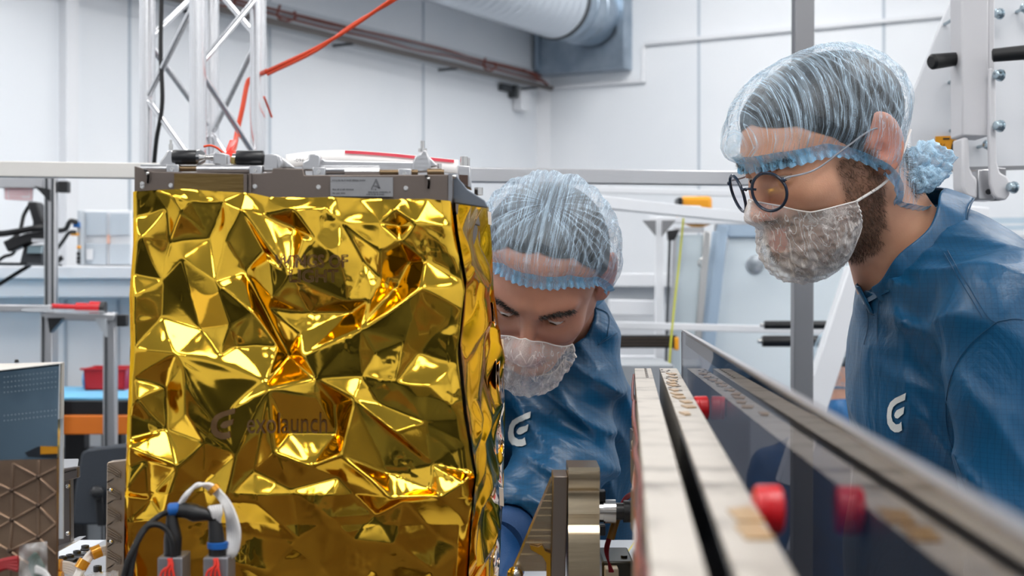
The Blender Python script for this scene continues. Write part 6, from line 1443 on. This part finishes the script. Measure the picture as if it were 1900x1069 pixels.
bvL = garment(rB, 'overall', fL, (-.24, 1.70, .90), (.24, 2.46, 1.48), .0052, CLOTH)
def fLegsL(Q):
    d = cone(Q, (-.03, 2.32, .95), (.12, 2.32, .95), .13, .13)
    for x in (-.05, .14):
        a = cone(Q, (x, 2.32, .90), (x, 2.26, .48), .10, .075); a = smin(a, cone(Q, (x, 2.26, .48), (x, 2.34, .09), .075, .062), .03); d = smin(d, a, .05)
    return d-.006*np.abs(np.sin(Q[..., 2]*30+Q[..., 0]*20))
garment(rB, 'trousers', fLegsL, (-.24, 2.10, .06), (.34, 2.52, 1.10), .012, CLOTH)
shoe(rB, -.05, 2.33, -math.pi/2); shoe(rB, .14, 2.33, -math.pi/2)
hand_mesh(rB, wL+(wL-eL)*.10, (wL-eL)+np.array((-.02, -.02, 0)), (-.6, .3, -.5), 'glove', GLV, .55, 1)
hand_mesh(rB, wR+(wR-eR)*.10, (wR-eR)+np.array((.02, -.02, 0)), (.6, .3, -.5), 'glove', GLV, .55, -1)
dw = (wL-eL)/np.linalg.norm(wL-eL)
MB().lathe(Vector(wL-dw*.035), Vector(wL+dw), [(0, .030), (.01, .034), (.05, .033), (.075, .031), (.082, .028)], 32).build('knit_cuff', mat('royal_blue_knit', rgb(8, 60, 108), .7, bump=(200, .8, .001, (6, 1, 1))), rB)
hx, hy, hd_ = frame(Vector(dw))
MB().tube([Vector(wL)-hd_*.004+hx*math.cos(a)*.0415+hy*math.sin(a)*.0415 for a in np.linspace(0, 2*math.pi, 40, endpoint=False)], .0030, 8, closed=True).build('sleeve_hem', CLOTH, rB)
collar(rB, P(1022, 612, 1.955), (-.18, -.62, .62), .070, .066, .030, (-.1, -.9, -.5), .2, 1.15)
drape_poly([([(943+x*42/122, 765+y*65/190) for x, y in poly], None) for poly in (EOUT, EMID)], 'embroidered_emblem', EMB, rB, bvL, .0014, 2.5)
for pts in ([(1078, 566), (1115, 575), (1130, 590), (1126, 625)], [(1126, 625), (1110, 640), (1145, 618)]): stitch(bvL, pts, rB, .0006)

# ------------------------------------------------------------------ far person behind the slanted beam
SKIN3 = skin_mat('skin_of_far_person', 0)
C3 = P(1588, 688, 3.75); M3 = headmat((.45, .65, -.45), 0)
far = person('distant person in blue with pale hair cap glimpsed between the slanted beam and bearded man', (C3[0]+.04, 3.80, 0), C3, M3, (C3[0]-.03, 3.69, C3[2]-.17), [(0, .02), (50, -.02), (90, -.072), (180, -.085)],
    dict(beard=0, skinmat=SKIN3, neck_r=.048, hairline=[(0, .05), (60, -.02), (90, -.065), (180, -.085)], res=.006, nape=0, puff=(.014, .012, .02)))
n3 = np.array((C3[0]-.03, 3.70, C3[2]-.165))
def f3(Q):
    d = cone(Q, n3+np.array((0, .05, -.08)), n3+np.array((.08, .12, -.45)), .13, .15); d = smin(d, cone(Q, n3, n3+np.array((-.19, .02, -.10)), .06, .06), .05); d = smin(d, cone(Q, n3, n3+np.array((.19, .06, -.08)), .06, .06), .05)
    d = smin(d, cone(Q, n3+np.array((-.19, .02, -.10)), n3+np.array((-.25, -.10, -.36)), .06, .05), .03); d = smin(d, cone(Q, n3+np.array((.19, .06, -.10)), n3+np.array((.22, -.06, -.38)), .06, .05), .03)
    d = smin(d, cone(Q, n3+np.array((.01, 0, .045)), n3+np.array((0, .02, -.06)), .068, .09), .03)
    for x in (-.02, .16): d = smin(d, cone(Q, n3+np.array((x, .14, -.45)), (n3[0]+x, n3[1]+.1, .08), .11, .07), .05)
    return d-.006*np.abs(np.sin(Q[..., 2]*26+Q[..., 0]*30))
garment(far['root'], 'overall', f3, n3+np.array((-.42, -.3, -n3[2]+.04)), n3+np.array((.42, .42, .12)), .012, cloth('bright_blue_overall', rgb(20, 95, 150)))
shoe(far['root'], n3[0]-.02, n3[1]+.1, -2.2); shoe(far['root'], n3[0]+.16, n3[1]+.1, -2.2)
hand_mesh(far['root'], n3+np.array((-.255, -.12, -.40)), (-.1, -.3, -.8), (.5, 0, 0), 'glove', GLV, .4, 1)
hand_mesh(far['root'], n3+np.array((.222, -.08, -.42)), (0, -.3, -.8), (-.5, 0, 0), 'glove', GLV, .4, -1)
